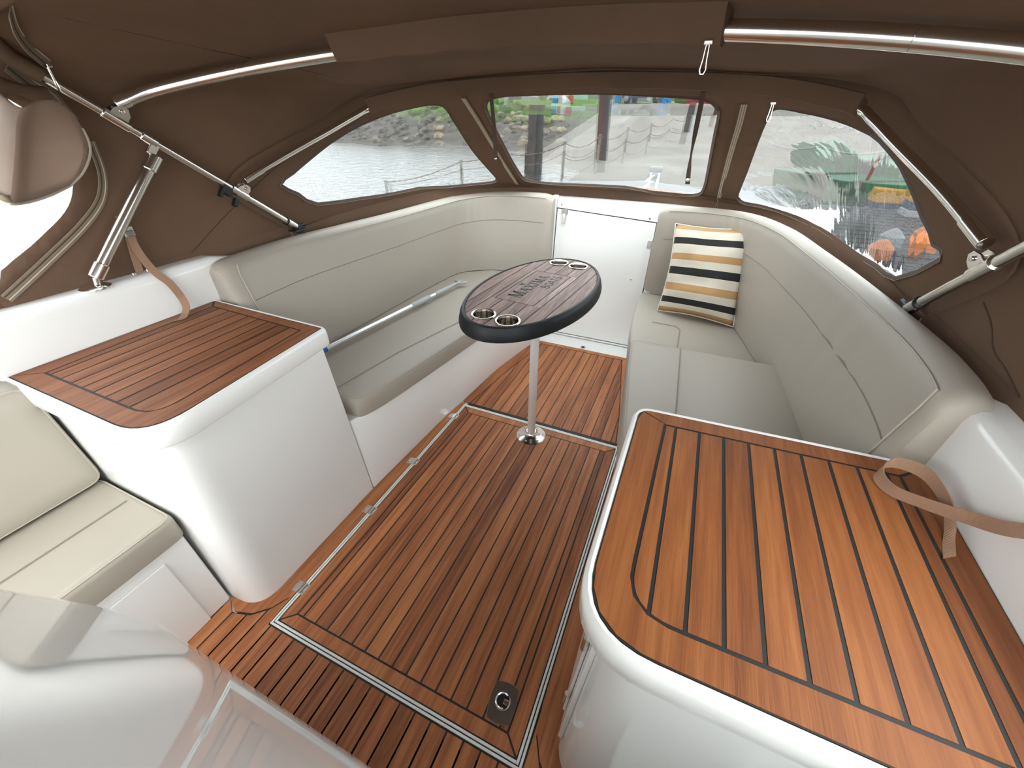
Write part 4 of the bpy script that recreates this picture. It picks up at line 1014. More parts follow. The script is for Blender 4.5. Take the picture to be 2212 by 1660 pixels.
# ------------------------------------------------------------------ straps
def strap(name, label, pts, w, dirs, mat='webbing', n=30, root=None, group=None):
    path = smooth_path(pts, n); dd = [crv(dirs, i/(n-1)) for i in range(n)]
    o = MB().ribbon(path, w, dd).build(name if root is None else 'webbing', mat, root, smooth=False, solid=.0022)
    if root is None: tag(o, label, 'strap', group)
    return o
def build_straps():
    r = empty('webbing_strap', (-1.13, .72, .99), 'tan webbing strap with buckle hanging over the coaming behind the thick strut', 'strap', 'tan webbing straps')
    strap('', None, [(-1.170, .755, 1.115), (-1.155, .745, 1.06), (-1.120, .745, .995), (-1.100, .765, .945), (-1.090, .775, .885), (-1.075, .765, .855), (-1.060, .735, .835), (-1.055, .715, .834)], .0125, [(0, 1, .2), (0, 1, .2), (0, 1, .3), (.1, .8, .3), (.3, .8, .3), (.5, .7, .2), (.5, .7, .0), (.5, .7, 0)], root=r)
    strap('', None, [(-1.172, .752, 1.11), (-1.165, .735, 1.05), (-1.158, .722, .992)], .0115, [(0, 1, .1), (0, 1, .1), (0, 1, .1)], root=r, n=8)
    MB().obox((-1.168, .752, 1.118), (0, 1, 0), (0, 0, 1), (1, 0, 0), .0155, .016, .006).build('buckle', 'stainless', r, bevel=.003)
    MB().obox((-1.164, .752, 1.112), (0, 1, 0), (0, 0, 1), (1, 0, 0), .0125, .009, .005).build('buckle_lever', 'stainless_dark', r, bevel=.002)
    MB().ribbon([(-1.185, .757, 1.165), (-1.172, .754, 1.128)], .011, [(0, 1, 0)]*2).build('loop', 'zip_tape', r, solid=.002)
    MB().lathe((-1.155, .702, .988), [(.006, 0), (.006, .008), (0, .009)], 10).lathe((-1.155, .745, .988), [(.006, 0), (.006, .008), (0, .009)], 10).build('stud', 'stainless', r, smooth=True)
    # loose starboard strap looping on the counter
    pts = [(1.112, .600, .990), (1.098, .640, .935), (1.085, .690, .895), (1.055, .735, .865), (1.022, .775, .846), (1.010, .812, .850), (1.030, .830, .872), (1.065, .800, .885), (1.085, .750, .872), (1.090, .715, .850), (1.085, .685, .836), (1.075, .650, .834)]
    dr = [(0, .5, .8), (0, .4, .9), (0, .2, 1), (0, 0, 1), (.1, 0, 1), (.3, .1, 1), (.2, .3, 1), (.1, .1, 1), (0, 0, 1), (.2, .2, .8), (.6, .5, .4), (.8, .5, 0)]
    strap('webbing_strap', 'tan webbing strap looped loosely on the bright teak counter', pts, .0125, dr, n=70, group='tan webbing straps')
    # two straps hanging in front of the middle window
    a = empty('hanging_strap', (-.44, 2.04, 1.52), 'narrow brown strap with a snap stud at the upper corner of the middle window', 'strap', 'window straps')
    strap('', None, [(-.442, 2.03, 1.535), (-.440, 2.045, 1.46), (-.434, 2.05, 1.36), (-.428, 2.05, 1.235)], .0095, [(1, 0, 0), (1, .1, 0), (1, .4, 0), (1, .5, 0)], 'webbing_dark', root=a)
    MB().lathe((-.427, 2.044, 1.258), [(0, 0), (.006, .001), (.005, .006), (0, .008)], 12, (0, -1, 0)).build('snap_stud', 'stainless', a, smooth=True)
    a = empty('hanging_strap', (.468, 2.03, 1.52), 'twisted brown strap with an eyelet hanging across the middle window', 'strap', 'window straps')
    strap('', None, [(.470, 2.02, 1.525), (.471, 2.04, 1.42), (.474, 2.05, 1.31), (.480, 2.05, 1.245), (.486, 2.05, 1.195)], .0095, [(1, 0, 0), (1, .2, 0), (.3, 1, 0), (.8, .6, 0), (1, .3, 0)], 'webbing_dark', root=a)
    MB().lathe((.484, 2.044, 1.212), [(.003, 0), (.0075, .0), (.0075, .002), (.003, .003)], 14, (0, -1, 0)).build('eyelet', 'stainless', a, smooth=True)
    # zip pulls hanging from the sleeves
    for p, lab in (((.494, 1.168, 1.572), 'steel zip pull hanging from the sleeve of the thick bow'), ((.709, 1.92, 1.478), 'small steel zip pull at the top of the creased window'), ((-1.060, .718, 1.545), 'steel zip pull by the top of the port side tube')):
        p = Vector(p); z = empty('zip_pull', p, lab, 'zip pull', 'zip pulls')
        MB().obox(p, (1, 0, 0), (0, 1, 0), (0, 0, 1), .009, .006, .004).build('slider', 'stainless', z, bevel=.002)
        q = [p+Vector((dx, -.002, dz)) for dx, dz in ((-.003, -.004), (-.004, -.03), (-.006, -.046), (-.003, -.053), (.003, -.053), (.006, -.046), (.004, -.03), (.003, -.004))]
        MB().tube(q, .0016, 6, closed=True).build('pull_tab', 'stainless', z, smooth=True)
build_straps()
# ------------------------------------------------------------------ rolled back side flap (port)
def build_flap():
    X = -1.06
    # rows from the top roll down to the free hem (x, y, z), left to right
    rows = [[(-1.1, 0.609, 1.490), (-1.0, 0.595, 1.456), (-1.03, 0.648, 1.470), (-1.06, 0.698, 1.470), (-1.1, 0.737, 1.440)], [(-1.1, 0.592, 1.448), (-1.0, 0.571, 1.428), (-1.03, 0.621, 1.431), (-1.06, 0.683, 1.426), (-1.1, 0.739, 1.383)], [(-1.1, 0.553, 1.391), (-1.0, 0.54, 1.374), (-1.03, 0.587, 1.373), (-1.06, 0.65, 1.361), (-1.1, 0.725, 1.344)], [(-1.1, 0.522, 1.332), (-1.0, 0.507, 1.318), (-1.03, 0.552, 1.314), (-1.06, 0.613, 1.309), (-1.1, 0.688, 1.303)], [(-1.1, 0.488, 1.268), (-1.0, 0.472, 1.261), (-1.03, 0.517, 1.255), (-1.06, 0.574, 1.26), (-1.1, 0.643, 1.273)]]
    n, m = 24, 30; V = []; F = []
    for i in range(n):
        a = i/(n-1); row = [crv([r[k] for r in rows], a) for k in range(5)]
        for j in range(m): V.append(crv([tuple(p) for p in row], j/(m-1)))
    for i in range(n-1):
        for j in range(m-1): F.append((i*m+j, i*m+j+1, (i+1)*m+j+1, (i+1)*m+j))
    r = empty('lit_canvas_flap', (-1.05, .55, 1.27), 'folded canvas flap, lightened in colour as if lit from outside, hanging at the port side opening', 'flap')
    mesh('flap', V, F, 'lit_canvas_flap', r, smooth=True, solid=.004)
    hem = [V[(n-1)*m+j] for j in range(m)]; side = [V[i*m+m-1] for i in range(n-1, 2, -1)]
    edge = hem+side
    tg = [Vector((.25, 0, 1))]*len(hem)+[Vector((.3, -1, 0))]*len(side)
    MB().ribbon([Vector(p)+Vector((.004, -.002, .010)) for p in hem], .011, [Vector((.2, -.2, 1))]*len(hem)).build('hem', 'zip_tape', r, smooth=True, solid=.002)
    MB().ribbon([Vector(p)+Vector((.006, -.010, .0)) for p in side], .010, [Vector((.5, -1, .2))]*len(side)).build('side_band', 'zip_tape', r, smooth=True, solid=.002)
    MB().tube([Vector(p)+Vector((.003, 0, 0)) for p in edge], .0035, 6).build('zip_teeth', 'stitch_light', r, smooth=True)
    roll = smooth_path([(-1.12, .30, 1.500), (-1.10, .45, 1.510), (-1.095, .60, 1.505), (-1.11, .70, 1.480)], 20)
    MB().tube(roll, [.020+.006*math.sin(i*.7) for i in range(20)], 12).build('rolled_canvas', 'canvas', r, smooth=True)
build_flap()
# ------------------------------------------------------------------ helm console in the foreground
def build_console():
    def lerp_tab(tab, z):
        for (a, u), (b, v) in zip(tab[:-1], tab[1:]):
            if a <= z <= b: return u+(v-u)*(z-a)/(b-a)
        return tab[-1][1]
    XL = [(0, -.42), (.44, -.425), (.50, -.415), (.64, -.385), (.77, -.33), (.87, -.28), (1.0, -.215), (1.2, -.13)]
    def yf(z): return .088 if z < .40 else .088-.9*(z-.40)**2 if z < .525 else .0739-(z-.525)*.2285
    rings = []
    zs = [.02, .2, .34]+[.36+.02*k for k in range(12)]+[.62+.06*k for k in range(10)]
    for z in zs:
        P = [(lerp_tab(XL, z), -.80), (.98, -.80), (.98, yf(z)), (lerp_tab(XL, z), yf(z))]
        rings.append([(p[0], p[1], z) for p in fillet(P, [.05, .05, .05, .075], 10)])
    for d, dz in ((.012, .018), (.035, .030), (.07, .035)):
        P = inset([(lerp_tab(XL, 1.16), -.80), (.98, -.80), (.98, yf(1.16)), (lerp_tab(XL, 1.16), yf(1.16))], d)
        rings.append([(p[0], p[1], 1.16+dz) for p in fillet(P, [.05, .05, .05, .06], 10)])
    o = MB().loft(rings).build('helm_console', 'gelcoat_gloss', None, smooth=True)
    tag(o, 'glossy white console front in the near left corner reflecting the teak floor', 'console')
build_console()
# ------------------------------------------------------------------ outside: own foredeck
_plain = plain
def plain(name, col, *a, **k):
    k.setdefault('spec', .12); return _plain(name, tuple(c*.62 for c in col), *a, **k)
plain('wet_mud', (.085, .075, .062), .7, bump=.6, bscale=3, vary=.35, vscale=1.2)
plain('rock', (.13, .12, .11), .85, bump=.8, bscale=8, vary=.45, vscale=3)
plain('rock_pale', (.30, .25, .18), .85, bump=.6, bscale=8, vary=.3, vscale=3)
plain('grass', (.10, .17, .035), .9, bump=.8, bscale=30, vary=.4, vscale=2)
plain('concrete', (.27, .25, .22), .85, bump=.3, bscale=4, vary=.22, vscale=.5)
plain('rust', (.085, .042, .036), .85, bump=.5, bscale=30, vary=.4, vscale=8)
plain('rust_grey', (.075, .066, .062), .8, bump=.4, bscale=30, vary=.4, vscale=8)
plain('paint_white', (.5, .5, .5), .5)
plain('weathered_post', (.24, .22, .19), .8, vary=.3, vscale=12)
plain('chain_rust', (.20, .12, .09), .7)
plain('car_dark', (.02, .024, .03), .3, coat=.5)
plain('car_glass', (.05, .06, .07), .1)
plain('tyre', (.012, .012, .012), .8)
plain('paint_blue', (.03, .22, .48), .5)
plain('paint_red', (.45, .045, .04), .5)
plain('paint_yellow', (.80, .38, .03), .5)
plain('paint_green', (.05, .16, .09), .4)
plain('paint_navy', (.03, .07, .16), .4)
plain('pale_aqua', (.52, .68, .66), .5)
plain('fence_wood', (.27, .235, .19), .8, vary=.2, vscale=4)
plain('hull_white', (.34, .36, .37), .35)
plain('dark_timber', (.06, .058, .06), .7, vary=.3, vscale=5)
plain('orange_paint', (.70, .22, .07), .5)
plain('scrub', (.07, .12, .03), .9, bump=.6, bscale=20, vary=.4, vscale=3)
def water_mat():
    m, nt, b = nodes_of('river_water')
    b.inputs['Base Color'].default_value = (.050, .052, .045, 1); b.inputs['Roughness'].default_value = .06; b.inputs['IOR'].default_value = 1.33
    tc = nt.nodes.new('ShaderNodeTexCoord'); mp = nt.nodes.new('ShaderNodeMapping'); mp.inputs['Scale'].default_value = (1, 1, 1)
    n = nt.nodes.new('ShaderNodeTexNoise'); n.inputs['Scale'].default_value = 4.0; n.inputs['Detail'].default_value = 4
    n2 = nt.nodes.new('ShaderNodeTexNoise'); n2.inputs['Scale'].default_value = 22; n2.inputs['Detail'].default_value = 2
    bp = nt.nodes.new('ShaderNodeBump'); bp.inputs['Strength'].default_value = .5; bp.inputs['Distance'].default_value = .09
    b2 = nt.nodes.new('ShaderNodeBump'); b2.inputs['Strength'].default_value = .4; b2.inputs['Distance'].default_value = .02
    L(nt, tc.outputs['Object'], mp.inputs[0]); L(nt, mp.outputs[0], n.inputs['Vector']); L(nt, mp.outputs[0], n2.inputs['Vector'])
    L(nt, n.outputs[0], bp.inputs['Height']); L(nt, n2.outputs[0], b2.inputs['Height']); L(nt, b2.outputs[0], bp.inputs['Normal']); L(nt, bp.outputs[0], b.inputs['Normal'])
water_mat()
WZ = -.12
def foredeck():
    r = empty('foredeck', (0, 3.9, .95), 'white curved foredeck of the boat with a teak inlay seen through the middle window', 'deck')
    secs = []
    for k in range(13):
        y = 2.985+k*.15; t = k/12; hw = 1.02*(1-t**2.2)+.02; zc = .975-.165*t**1.3; 
        secs.append([(hw*s/10, y+.0, zc-.055*(s/10)**2*(1-t*.5)) for s in range(-10, 11)]+[(hw*1.03, y, .0), (-hw*1.03, y, .0)])
    MB().loft(secs).build('deck', 'hull_white', r, smooth=True)
    # toe rail
    for s in (-1, 1):
        MB().tube([(s*(1.02*(1-(k/12)**2.2)+.015), 2.985+k*.15, .965-.165*(k/12)**1.3-.03) for k in range(13)], .022, 10).build('toe_rail', 'hull_white', r, smooth=True)
    # teak inlay planks across
    for k in range(9):
        x0, x1 = -.48+k*.107, -.48+k*.107+.1
        pl = [(x, 3.35+.25*(1-(x/.55)**2)) for x in (x0, (x0+x1)/2, x1)]; pl2 = [(x, 3.02) for x in (x1, x0)]
        def dz(x, y): t = (y-2.985)/1.8; return .975-.165*t**1.3-.055*(x/max(.05, 1.02*(1-t**2.2)+.02))**2*(1-t*.5)+.003
        v = [(x, y, dz(x, y)) for x, y in pl+pl2]+[(x, y, dz(x, y)+.006) for x, y in pl+pl2]
        mesh('plank', v, [(0, 1, 2, 3, 4), (9, 8, 7, 6, 5)]+[(i, (i+1) % 5, 5+(i+1) % 5, 5+i) for i in range(5)], 'teak_light', r)
    b = empty('mooring_bitt', (.06, 4.55, .83), 'steel mooring bitt on the bow beyond the teak inlay', 'bollard')
    for i, (p0, p1) in enumerate((((.05, 4.50, .82), (.05, 4.52, .93)), ((.125, 4.50, .82), (.12, 4.52, .93)), ((.0, 4.38, .83), (.08, 4.5, .90)))): MB().tube([p0, p1], .013, 12).build('leg' if i < 2 else 'brace', 'stainless', b, smooth=True)
    MB().obox((.085, 4.52, .945), (1, 0, 0), (0, 1, 0), (0, 0, 1), .062, .035, .026).build('cap', 'hull_white', b, bevel=.02, seg=3)
foredeck()
# ------------------------------------------------------------------ outside: water, bank, slipway
wat = MB().add([(-160, -60, WZ), (160, -60, WZ), (160, 160, WZ), (-160, 160, WZ)], [(0, 1, 2, 3)]).build('river_water', 'river_water')
tag(wat, 'rippled grey river water outside the boat', 'water', kind='stuff')
def foot_y(x):  # bank foot line
    pts = [(-120, 46), (-40, 28), (-19, 20.5), (-10, 18.5), (-5.4, 16.2), (-2.9, 12.5)]
    for a, b in zip(pts[:-1], pts[1:]):
        if a[0] <= x <= b[0]: return a[1]+(b[1]-a[1])*(x-a[0])/(b[0]-a[0])
    return 10.0 if x > -2.9 else 46
def ground_z(x, y):
    if x < -2.7:
        d = y-foot_y(x)
        steep = max(0, min(1, (-x-5)/6))
        zb = max(-.6, min(1.35+.25*min(1, max(0, d-4)/10), d*.30 if d > 0 else d*.15))
        zr = max(-.6, d*.12 if d > 0 else d*.15); zr = min(zr, 1.3)
        return WZ+zb*steep+zr*(1-steep)+.10
    d = y-8.6
    return max(-.5, min(1.25, WZ-.02+(d*.018 if y < 20 else .205+(y-20)*.112)))
def terrain():
    xs = [-120, -80, -55, -42]+[-36+i*1.1 for i in range(28)]+[-5.2+i*.55 for i in range(60)]+[30, 45, 70, 120]
    ys = [8+i*.7 for i in range(50)]+[44, 50, 60, 80, 110, 150]
    V = []; F = []
    for y in ys:
        for x in xs:
            z = ground_z(x, y); rough = .16 if (x < -6 and z < 1.2) else .03
            V.append((x, y, z+rough*noise.noise(Vector((x*.9, y*.9, 0)))))
    n = len(xs)
    mud = []; gr = []; con = []
    for j in range(len(ys)-1):
        for i in range(n-1):
            q = (j*n+i, j*n+i+1, (j+1)*n+i+1, (j+1)*n+i); cx = (xs[i]+xs[i+1])/2; z = sum(V[k][2] for k in q)/4
            (con if cx > -5.0 else gr if z > 1.12 else mud).append(q)
    for nm, f, mt, lab in (('mud_bank', mud, 'wet_mud', 'dark muddy river bank sloping into the water'), ('grass_bank', gr, 'grass', 'green grass strip on top of the river bank'), ('slipway', con, 'concrete', 'pale gritty slipway rising from the water ahead of the bow')):
        v, g = compact(V, f); tag(mesh(nm, v, g, mt, None, smooth=True), lab, nm.replace('_', ' '), kind='structure')
terrain()
def blob(name, c, r, mat, seed, label, cat, group, sq=(1, 1, .7)):
    bm = bmesh.new(); bmesh.ops.create_icosphere(bm, subdivisions=2, radius=1)
    for v in bm.verts:
        k = 1+.35*noise.noise(v.co*1.6+Vector((seed*3.1, seed, 0))); v.co = Vector((v.co.x*r*sq[0]*k, v.co.y*r*sq[1]*k, v.co.z*r*sq[2]*k))+Vector(c)
    me = bpy.data.meshes.new(name); bm.to_mesh(me); bm.free()
    o = obj(name, me, mat); return tag(o, label, cat, group)
def rocks():
    rnd = random.Random(4)
    for k in range(190):
        x = -26+rnd.random()*20.5; d = rnd.random()**1.1*4.2; y = foot_y(x)+d
        z = ground_z(x, y)
        blob('rock', (x, y, z+.02), .09+.16*rnd.random(), 'rock' if rnd.random() < .75 else 'rock_pale', k, 'weathered rock among many on the far muddy bank', 'rock', 'rocks of the far bank')
    for k in range(10):
        x = -8.6+k*.27; y = 20.4+rnd.random()*.5; 
        blob('boulder', (x, y, ground_z(x, y)+.10), .18+.09*rnd.random(), 'rock_pale', 200+k, 'pale boulder in the row below the timber fence', 'rock', 'pale boulders in a row')
    for k in range(26):
        x = -24+rnd.random()*17; y = foot_y(x)+3.6+rnd.random()*1.4
        blob('grass_tuft', (x, y, ground_z(x, y)+.05), .25+.25*rnd.random(), 'grass' if rnd.random() < .6 else 'scrub', 300+k, 'green tuft of grass on the brow of the far bank', 'grass tuft', 'grass tufts on the bank', (1.3, 1, .8))
rocks()
def pile(name, x, y, h, w, mat, label, tilt=0, group=None, mat2=None):
    r = empty(name, (x, y, ground_z(x, y)-.3), label, 'post', group)
    z0 = min(ground_z(x, y), WZ)-.2; X = x+tilt*h
    m = MB(); hw = w/2
    sec = [(-hw, -hw), (hw*.4, -hw), (hw*.4, -hw*.2), (hw, -hw*.2), (hw, hw), (-hw, hw)]
    m.loft([[(x+a, y+b, z0) for a, b in sec], [(X+a, y+b, z0+h) for a, b in sec]]).build('shaft', mat, r)
    m = MB().loft([[(x+a*1.0+hw*.75, y-hw*.4+b*.8, z0) for a, b in ((-.06, -.06), (.06, -.06), (.06, .06), (-.06, .06))], [(X+a+hw*.75, y-hw*.4+b*.8, z0+h-.03) for a, b in ((-.06, -.06), (.06, -.06), (.06, .06), (-.06, .06))]])
    m.build('rubbing_strip', mat2 or 'dark_timber', r)
pile('mooring_pile', -3.66, 11.1, 2.0, .30, 'rust_grey', 'broad rusty grey mooring pile rising from the water left of the middle')
pile('mooring_pile', -2.46, 13.55, 3.2, .29, 'rust', 'tall red-brown steel pile standing beside the chain fence', -.055)
pile('mooring_pile', -.75, 22.1, 1.72, .36, 'rust_grey', 'short dark pile with pale lower end at the far end of the chain fence', .02, mat2='paint_white')
pile('mooring_pile', .15, 27, 1.72, .30, 'rust', 'short dark red pile beside the right edge of the middle window', .02, mat2='paint_white')
pile('depth_stake', -4.05, 11.5, 1.15, .07, 'rust', 'thin red stake in the water beside the broad pile')
def chain_fence():
    posts = [(-6.1, 8.2, .06), (-5.32, 10.2, .24), (-4.3, 10.4, .45), (-2.88, 11.07, .62), (-2.48, 13.05, .66), (-2.23, 15.85, .70), (-1.95, 19.3, .70), (-1.44, 21.8, .80), (-.3, 25, .9)]
    tops = []
    labs = ['nearest post at the left end of the chain', 'post standing in the water left of the broad pile', 'post just left of the tall pile', 'post left of the tall red-brown pile', 'post hidden partly by the tall red-brown pile', 'first post right of the tall red-brown pile', 'second post right of the tall red-brown pile', 'white post before the short dark pile', 'white post behind the twisted strap']
    for i, (x, y, zt) in enumerate(posts):
        z0 = max(WZ, ground_z(x, y))-.05; h = zt-z0
        o = empty('chain_post', (x, y, z0), 'thin chain fence '+labs[i], 'post', 'chain fence posts')
        MB().tube([(x, y, z0-.2), (x, y, z0+h)], .035 if i < 7 else .05, 10).build('shaft', 'weathered_post' if i < 7 else 'paint_white', o, smooth=True)
        MB().lathe((x, y, z0+h-.01), [(.045, 0), (.045, .03), (0, .05)], 10).build('cap', 'weathered_post', o, smooth=True)
        tops.append(Vector((x, y, z0+h-.02)))
    lv = ['between the two posts in the water', 'left of the broad pile', 'behind the broad pile', 'left of the tall red-brown pile', 'crossing the tall red-brown pile', 'first right of the tall pile', 'second right of the tall pile', 'running to the far white post']
    for i, (a, b) in enumerate(zip(tops[:-1], tops[1:])):
        for lvl in ((0,) if i < 3 else (0, .34)):
            pts = [a.lerp(b, k/14)-Vector((0, 0, lvl+(.06 if i < 2 else .17)*4*(k/14)*(1-k/14))) for k in range(15)]
            m = MB()
            for k in range(14): m.tube([pts[k], pts[k].lerp(pts[k+1], .5), pts[k+1]], [.008, .018, .008], 6)
            o = m.build('chain', 'chain_rust'); tag(o, ('upper' if lvl == 0 else 'lower')+' chain span '+lv[i], 'chain', 'chain spans')
chain_fence()
# ------------------------------------------------------------------ outside: things on the hard
def boxthing(name, label, cat, parts, group=None):
    loc = parts[0][1]
    r = empty(name, ((loc[0]+loc[1])/2, (loc[2]+loc[3])/2, loc[4]), label, cat, group)
    for p in parts:
        MB().box(*p[1]).build(p[0], p[2], r, bevel=p[3] if len(p) > 3 else .01)
    return r
def car(x, y, z, s=1.0, name='jeep', label='', mat='car_dark'):
    r = empty(name, (x, y, z), label, 'car')
    prof = [(-.95, .35), (.95, .35), (.98, .75), (.94, 1.0), (.78, 1.08), (.70, 1.62), (-.70, 1.62), (-.78, 1.08), (-.94, 1.0), (-.98, .75)]
    MB().loft([[(x+a*s, y+yy*s, z+b*s*k) for a, b in prof] for yy, k in ((0, .80), (.12, 1), (3.6, 1.02), (3.8, .95))]).build('body', mat, r, bevel=.04)
    MB().box(x-.66*s, x+.66*s, y-.01, y+.03, z+1.12*s*.95, z+1.5*s*.82).build('windscreen', 'car_glass', r)
    MB().box(x-1.0*s, x+1.0*s, y-.15*s, y+.05, z+.42*s, z+.58*s).build('bumper', 'rust_grey', r, bevel=.03)
    for sx in (-1, 1):
        MB().lathe((x+sx*.62*s, y-.02, z+.80*s), [(0, -.02), (.13*s, 0), (.13*s, .05)], 16, (0, 1, 0)).build('headlamp', 'paint_white', r, smooth=True)
        for yy in (.6, 3.0): MB().lathe((x+sx*.78*s-.1, y+yy*s, z+.33*s), [(.1*s, 0), (.34*s, .0), (.34*s, .22*s), (.1*s, .22*s)], 20, (1, 0, 0)).build('wheel', 'tyre', r, smooth=True)
car(-4.4, 30.5, ground_z(-4.4, 30.5)-.02, 1.13, label='dark off-road car parked on the slipway under the blue hoist')
def hard_things():
    gz_ = ground_z
    def b(cx, cy, w, d, h, z=0): g = gz_(cx, cy); return (cx-w/2, cx+w/2, cy-d/2, cy+d/2, g+z, g+z+h)
    # blue boat hoist frame
    r = empty('boat_hoist', (-4.8, 35, gz_(-4.8, 35)), 'blue steel boat hoist behind the dark off-road car', 'hoist')
    for x in (-6.25, -3.35):
        for y in (33.2, 37.0): MB().box(x-.18, x+.18, y-.18, y+.18, 1.1, 5.0).build('leg', 'paint_blue', r, bevel=.03)
        MB().box(x-.15, x+.15, 33.0, 37.2, 2.2, 2.45).build('side_beam', 'paint_blue', r, bevel=.03)
    MB().box(-6.4, -3.2, 36.8, 37.2, 4.6, 5.0).build('cross_beam', 'paint_blue', r, bevel=.03)
    # timber fence of vertical boards
    r = empty('timber_fence', (-11.5, 33, 1.3), 'pale timber board fence on the bank left of the middle', 'fence')
    for k in range(16):
        x = -13.8+k*.21; MB().box(x, x+.19, 31.9+.02*(k % 2), 31.95+.02*(k % 2), 1.0, 2.12+.03*(k % 3)).build('board', 'fence_wood', r)
    for z in (1.3, 2.0): MB().box(-13.8, -10.45, 31.97, 32.05, z, z+.1).build('rail', 'fence_wood', r)
    boat('moored_cabin_boat', 'white cabin boat laid up behind the timber fence', -15.5, 40, 2.0, 7.0, 2.2, 1.0, 'hull_white', 'hull_white', 1.3)
    boat('laid_up_boat', 'pale aqua boat laid up right of the timber fence', -11.6, 38, 1.6, 4.2, 1.5, 1.15, 'pale_aqua', 'pale_aqua', 1.4)
    boat('laid_up_boat', 'pale boat laid up behind the aqua boat', -9.2, 48, 2.6, 6.0, 2.2, 1.15, 'hull_white', 'hull_white', 1.5)
    boat('laid_up_boat', 'rusty red boat laid up right of the blue hoist', -.6, 40, 2.2, 5.0, 1.7, 1.15, 'rust', 'paint_red', 1.45)
    boat('laid_up_boat', 'dark boat laid up at the right edge of the middle window', 3.6, 42, 2.6, 6.0, 1.9, 1.15, 'dark_timber', 'rust_grey', 1.5)
    # buoys and drums near the fence
    for i, (x, y, m, lab) in enumerate(((-8.75, 27.5, 'paint_blue', 'blue drum'), (-8.45, 27.7, 'paint_red', 'red drum beside the blue drum'), (-8.1, 27.3, 'paint_white', 'white drum between coloured drums'), (-7.72, 27.2, 'paint_red', 'red drum at the right end of the drums'))):
        z = gz_(x, y)
        o = MB().lathe((x, y, z), [(.13, 0), (.16, .03), (.16, .2), (.17, .21), (.16, .22), (.16, .38), (.13, .41), (0, .41)], 18).build('drum', m, None, smooth=True); tag(o, lab+' on the hard by the aqua boat', 'drum', 'drums on the hard')
    V = []; n = 90
    for k in range(n+1):
        x = -60+k*1.35
        for a, (dy, z) in enumerate(((-1.5, .8), (-1.2, 2.2), (-.4, 3.6), (.6, 4.2), (1.6, 3.0), (2.0, .8))):
            w = noise.noise(Vector((x*.35, a*1.7, 3)))*.8+noise.noise(Vector((x*1.1, a*2.3, 9)))*.35
            V.append((x+w*.3, 70+dy*1.5+w, z+(w if a not in (0, 5) else 0)))
    tag(mesh('hedge', V, [(k*6+a, k*6+a+1, k*6+a+7, k*6+a+6) for k in range(n) for a in range(5)], 'scrub', None, smooth=True), 'dark green far hedge closing the view behind the hard', 'hedge', kind='stuff')

def boat(name, label, x, y, w, l, h, z, hull, top, yaw):
    r = empty(name, (x, y, z), label, 'boat')
    m = Matrix.Rotation(yaw, 3, 'Z')
    def T(p): q = m @ Vector(p); return (q.x+x, q.y+y, q.z+z)
    secs = []
    for k in range(9):
        t = k/8; yy = -l/2+l*(1-t); hw = w/2*(1-(1-t)**2.6*.0 if False else (1-max(0, (.45-t)/.45)**2.0)); hw = max(.03, hw)
        sh = h*.45*(1+.25*max(0, .4-t))
        secs.append([T(p) for p in ((-hw*.5, -yy, 0), (-hw*.85, -yy, sh*.35), (-hw, -yy, sh), (hw, -yy, sh), (hw*.85, -yy, sh*.35), (hw*.5, -yy, 0))])
    MB().loft(secs).build('hull', hull, r, smooth=True, bevel=.02)
    if top is None:
        for t_ in (-.2, .2): mesh('thwart', [T(p) for p in ((-w*.42, l*t_-.1, h*.38), (w*.42, l*t_-.1, h*.38), (w*.42, l*t_+.1, h*.38), (-w*.42, l*t_+.1, h*.38), (-w*.42, l*t_-.1, h*.47), (w*.42, l*t_-.1, h*.47), (w*.42, l*t_+.1, h*.47), (-w*.42, l*t_+.1, h*.47))], [(0, 1, 2, 3), (4, 7, 6, 5), (0, 4, 5, 1), (1, 5, 6, 2), (2, 6, 7, 3), (3, 7, 4, 0)], 'weathered_post', r)
        return r
    c = []
    for yy, hh in ((-l*.12, .5), (0, 1), (l*.25, 1), (l*.3, .7)):
        c.append([T(p) for p in ((-w*.36, yy, h*.42), (-w*.3, yy, h*(.45+.5*hh)), (w*.3, yy, h*(.45+.5*hh)), (w*.36, yy, h*.42))])
    MB().loft(c).build('cabin', top, r, bevel=.04)
    for s in (-1, 1):
        q = [(s*w*.345, l*.02, h*.62), (s*w*.345, l*.22, h*.62), (s*w*.318, l*.22, h*.82), (s*w*.318, l*.02, h*.82)]
        k = [T(p) for p in q]+[T((p[0]*1.03, p[1], p[2])) for p in q]
        mesh('cabin_window', k, [(0, 1, 2, 3), (7, 6, 5, 4)]+[(i, (i+1) % 4, 4+(i+1) % 4, 4+i) for i in range(4)], 'car_glass', r)
    return r
hard_things()
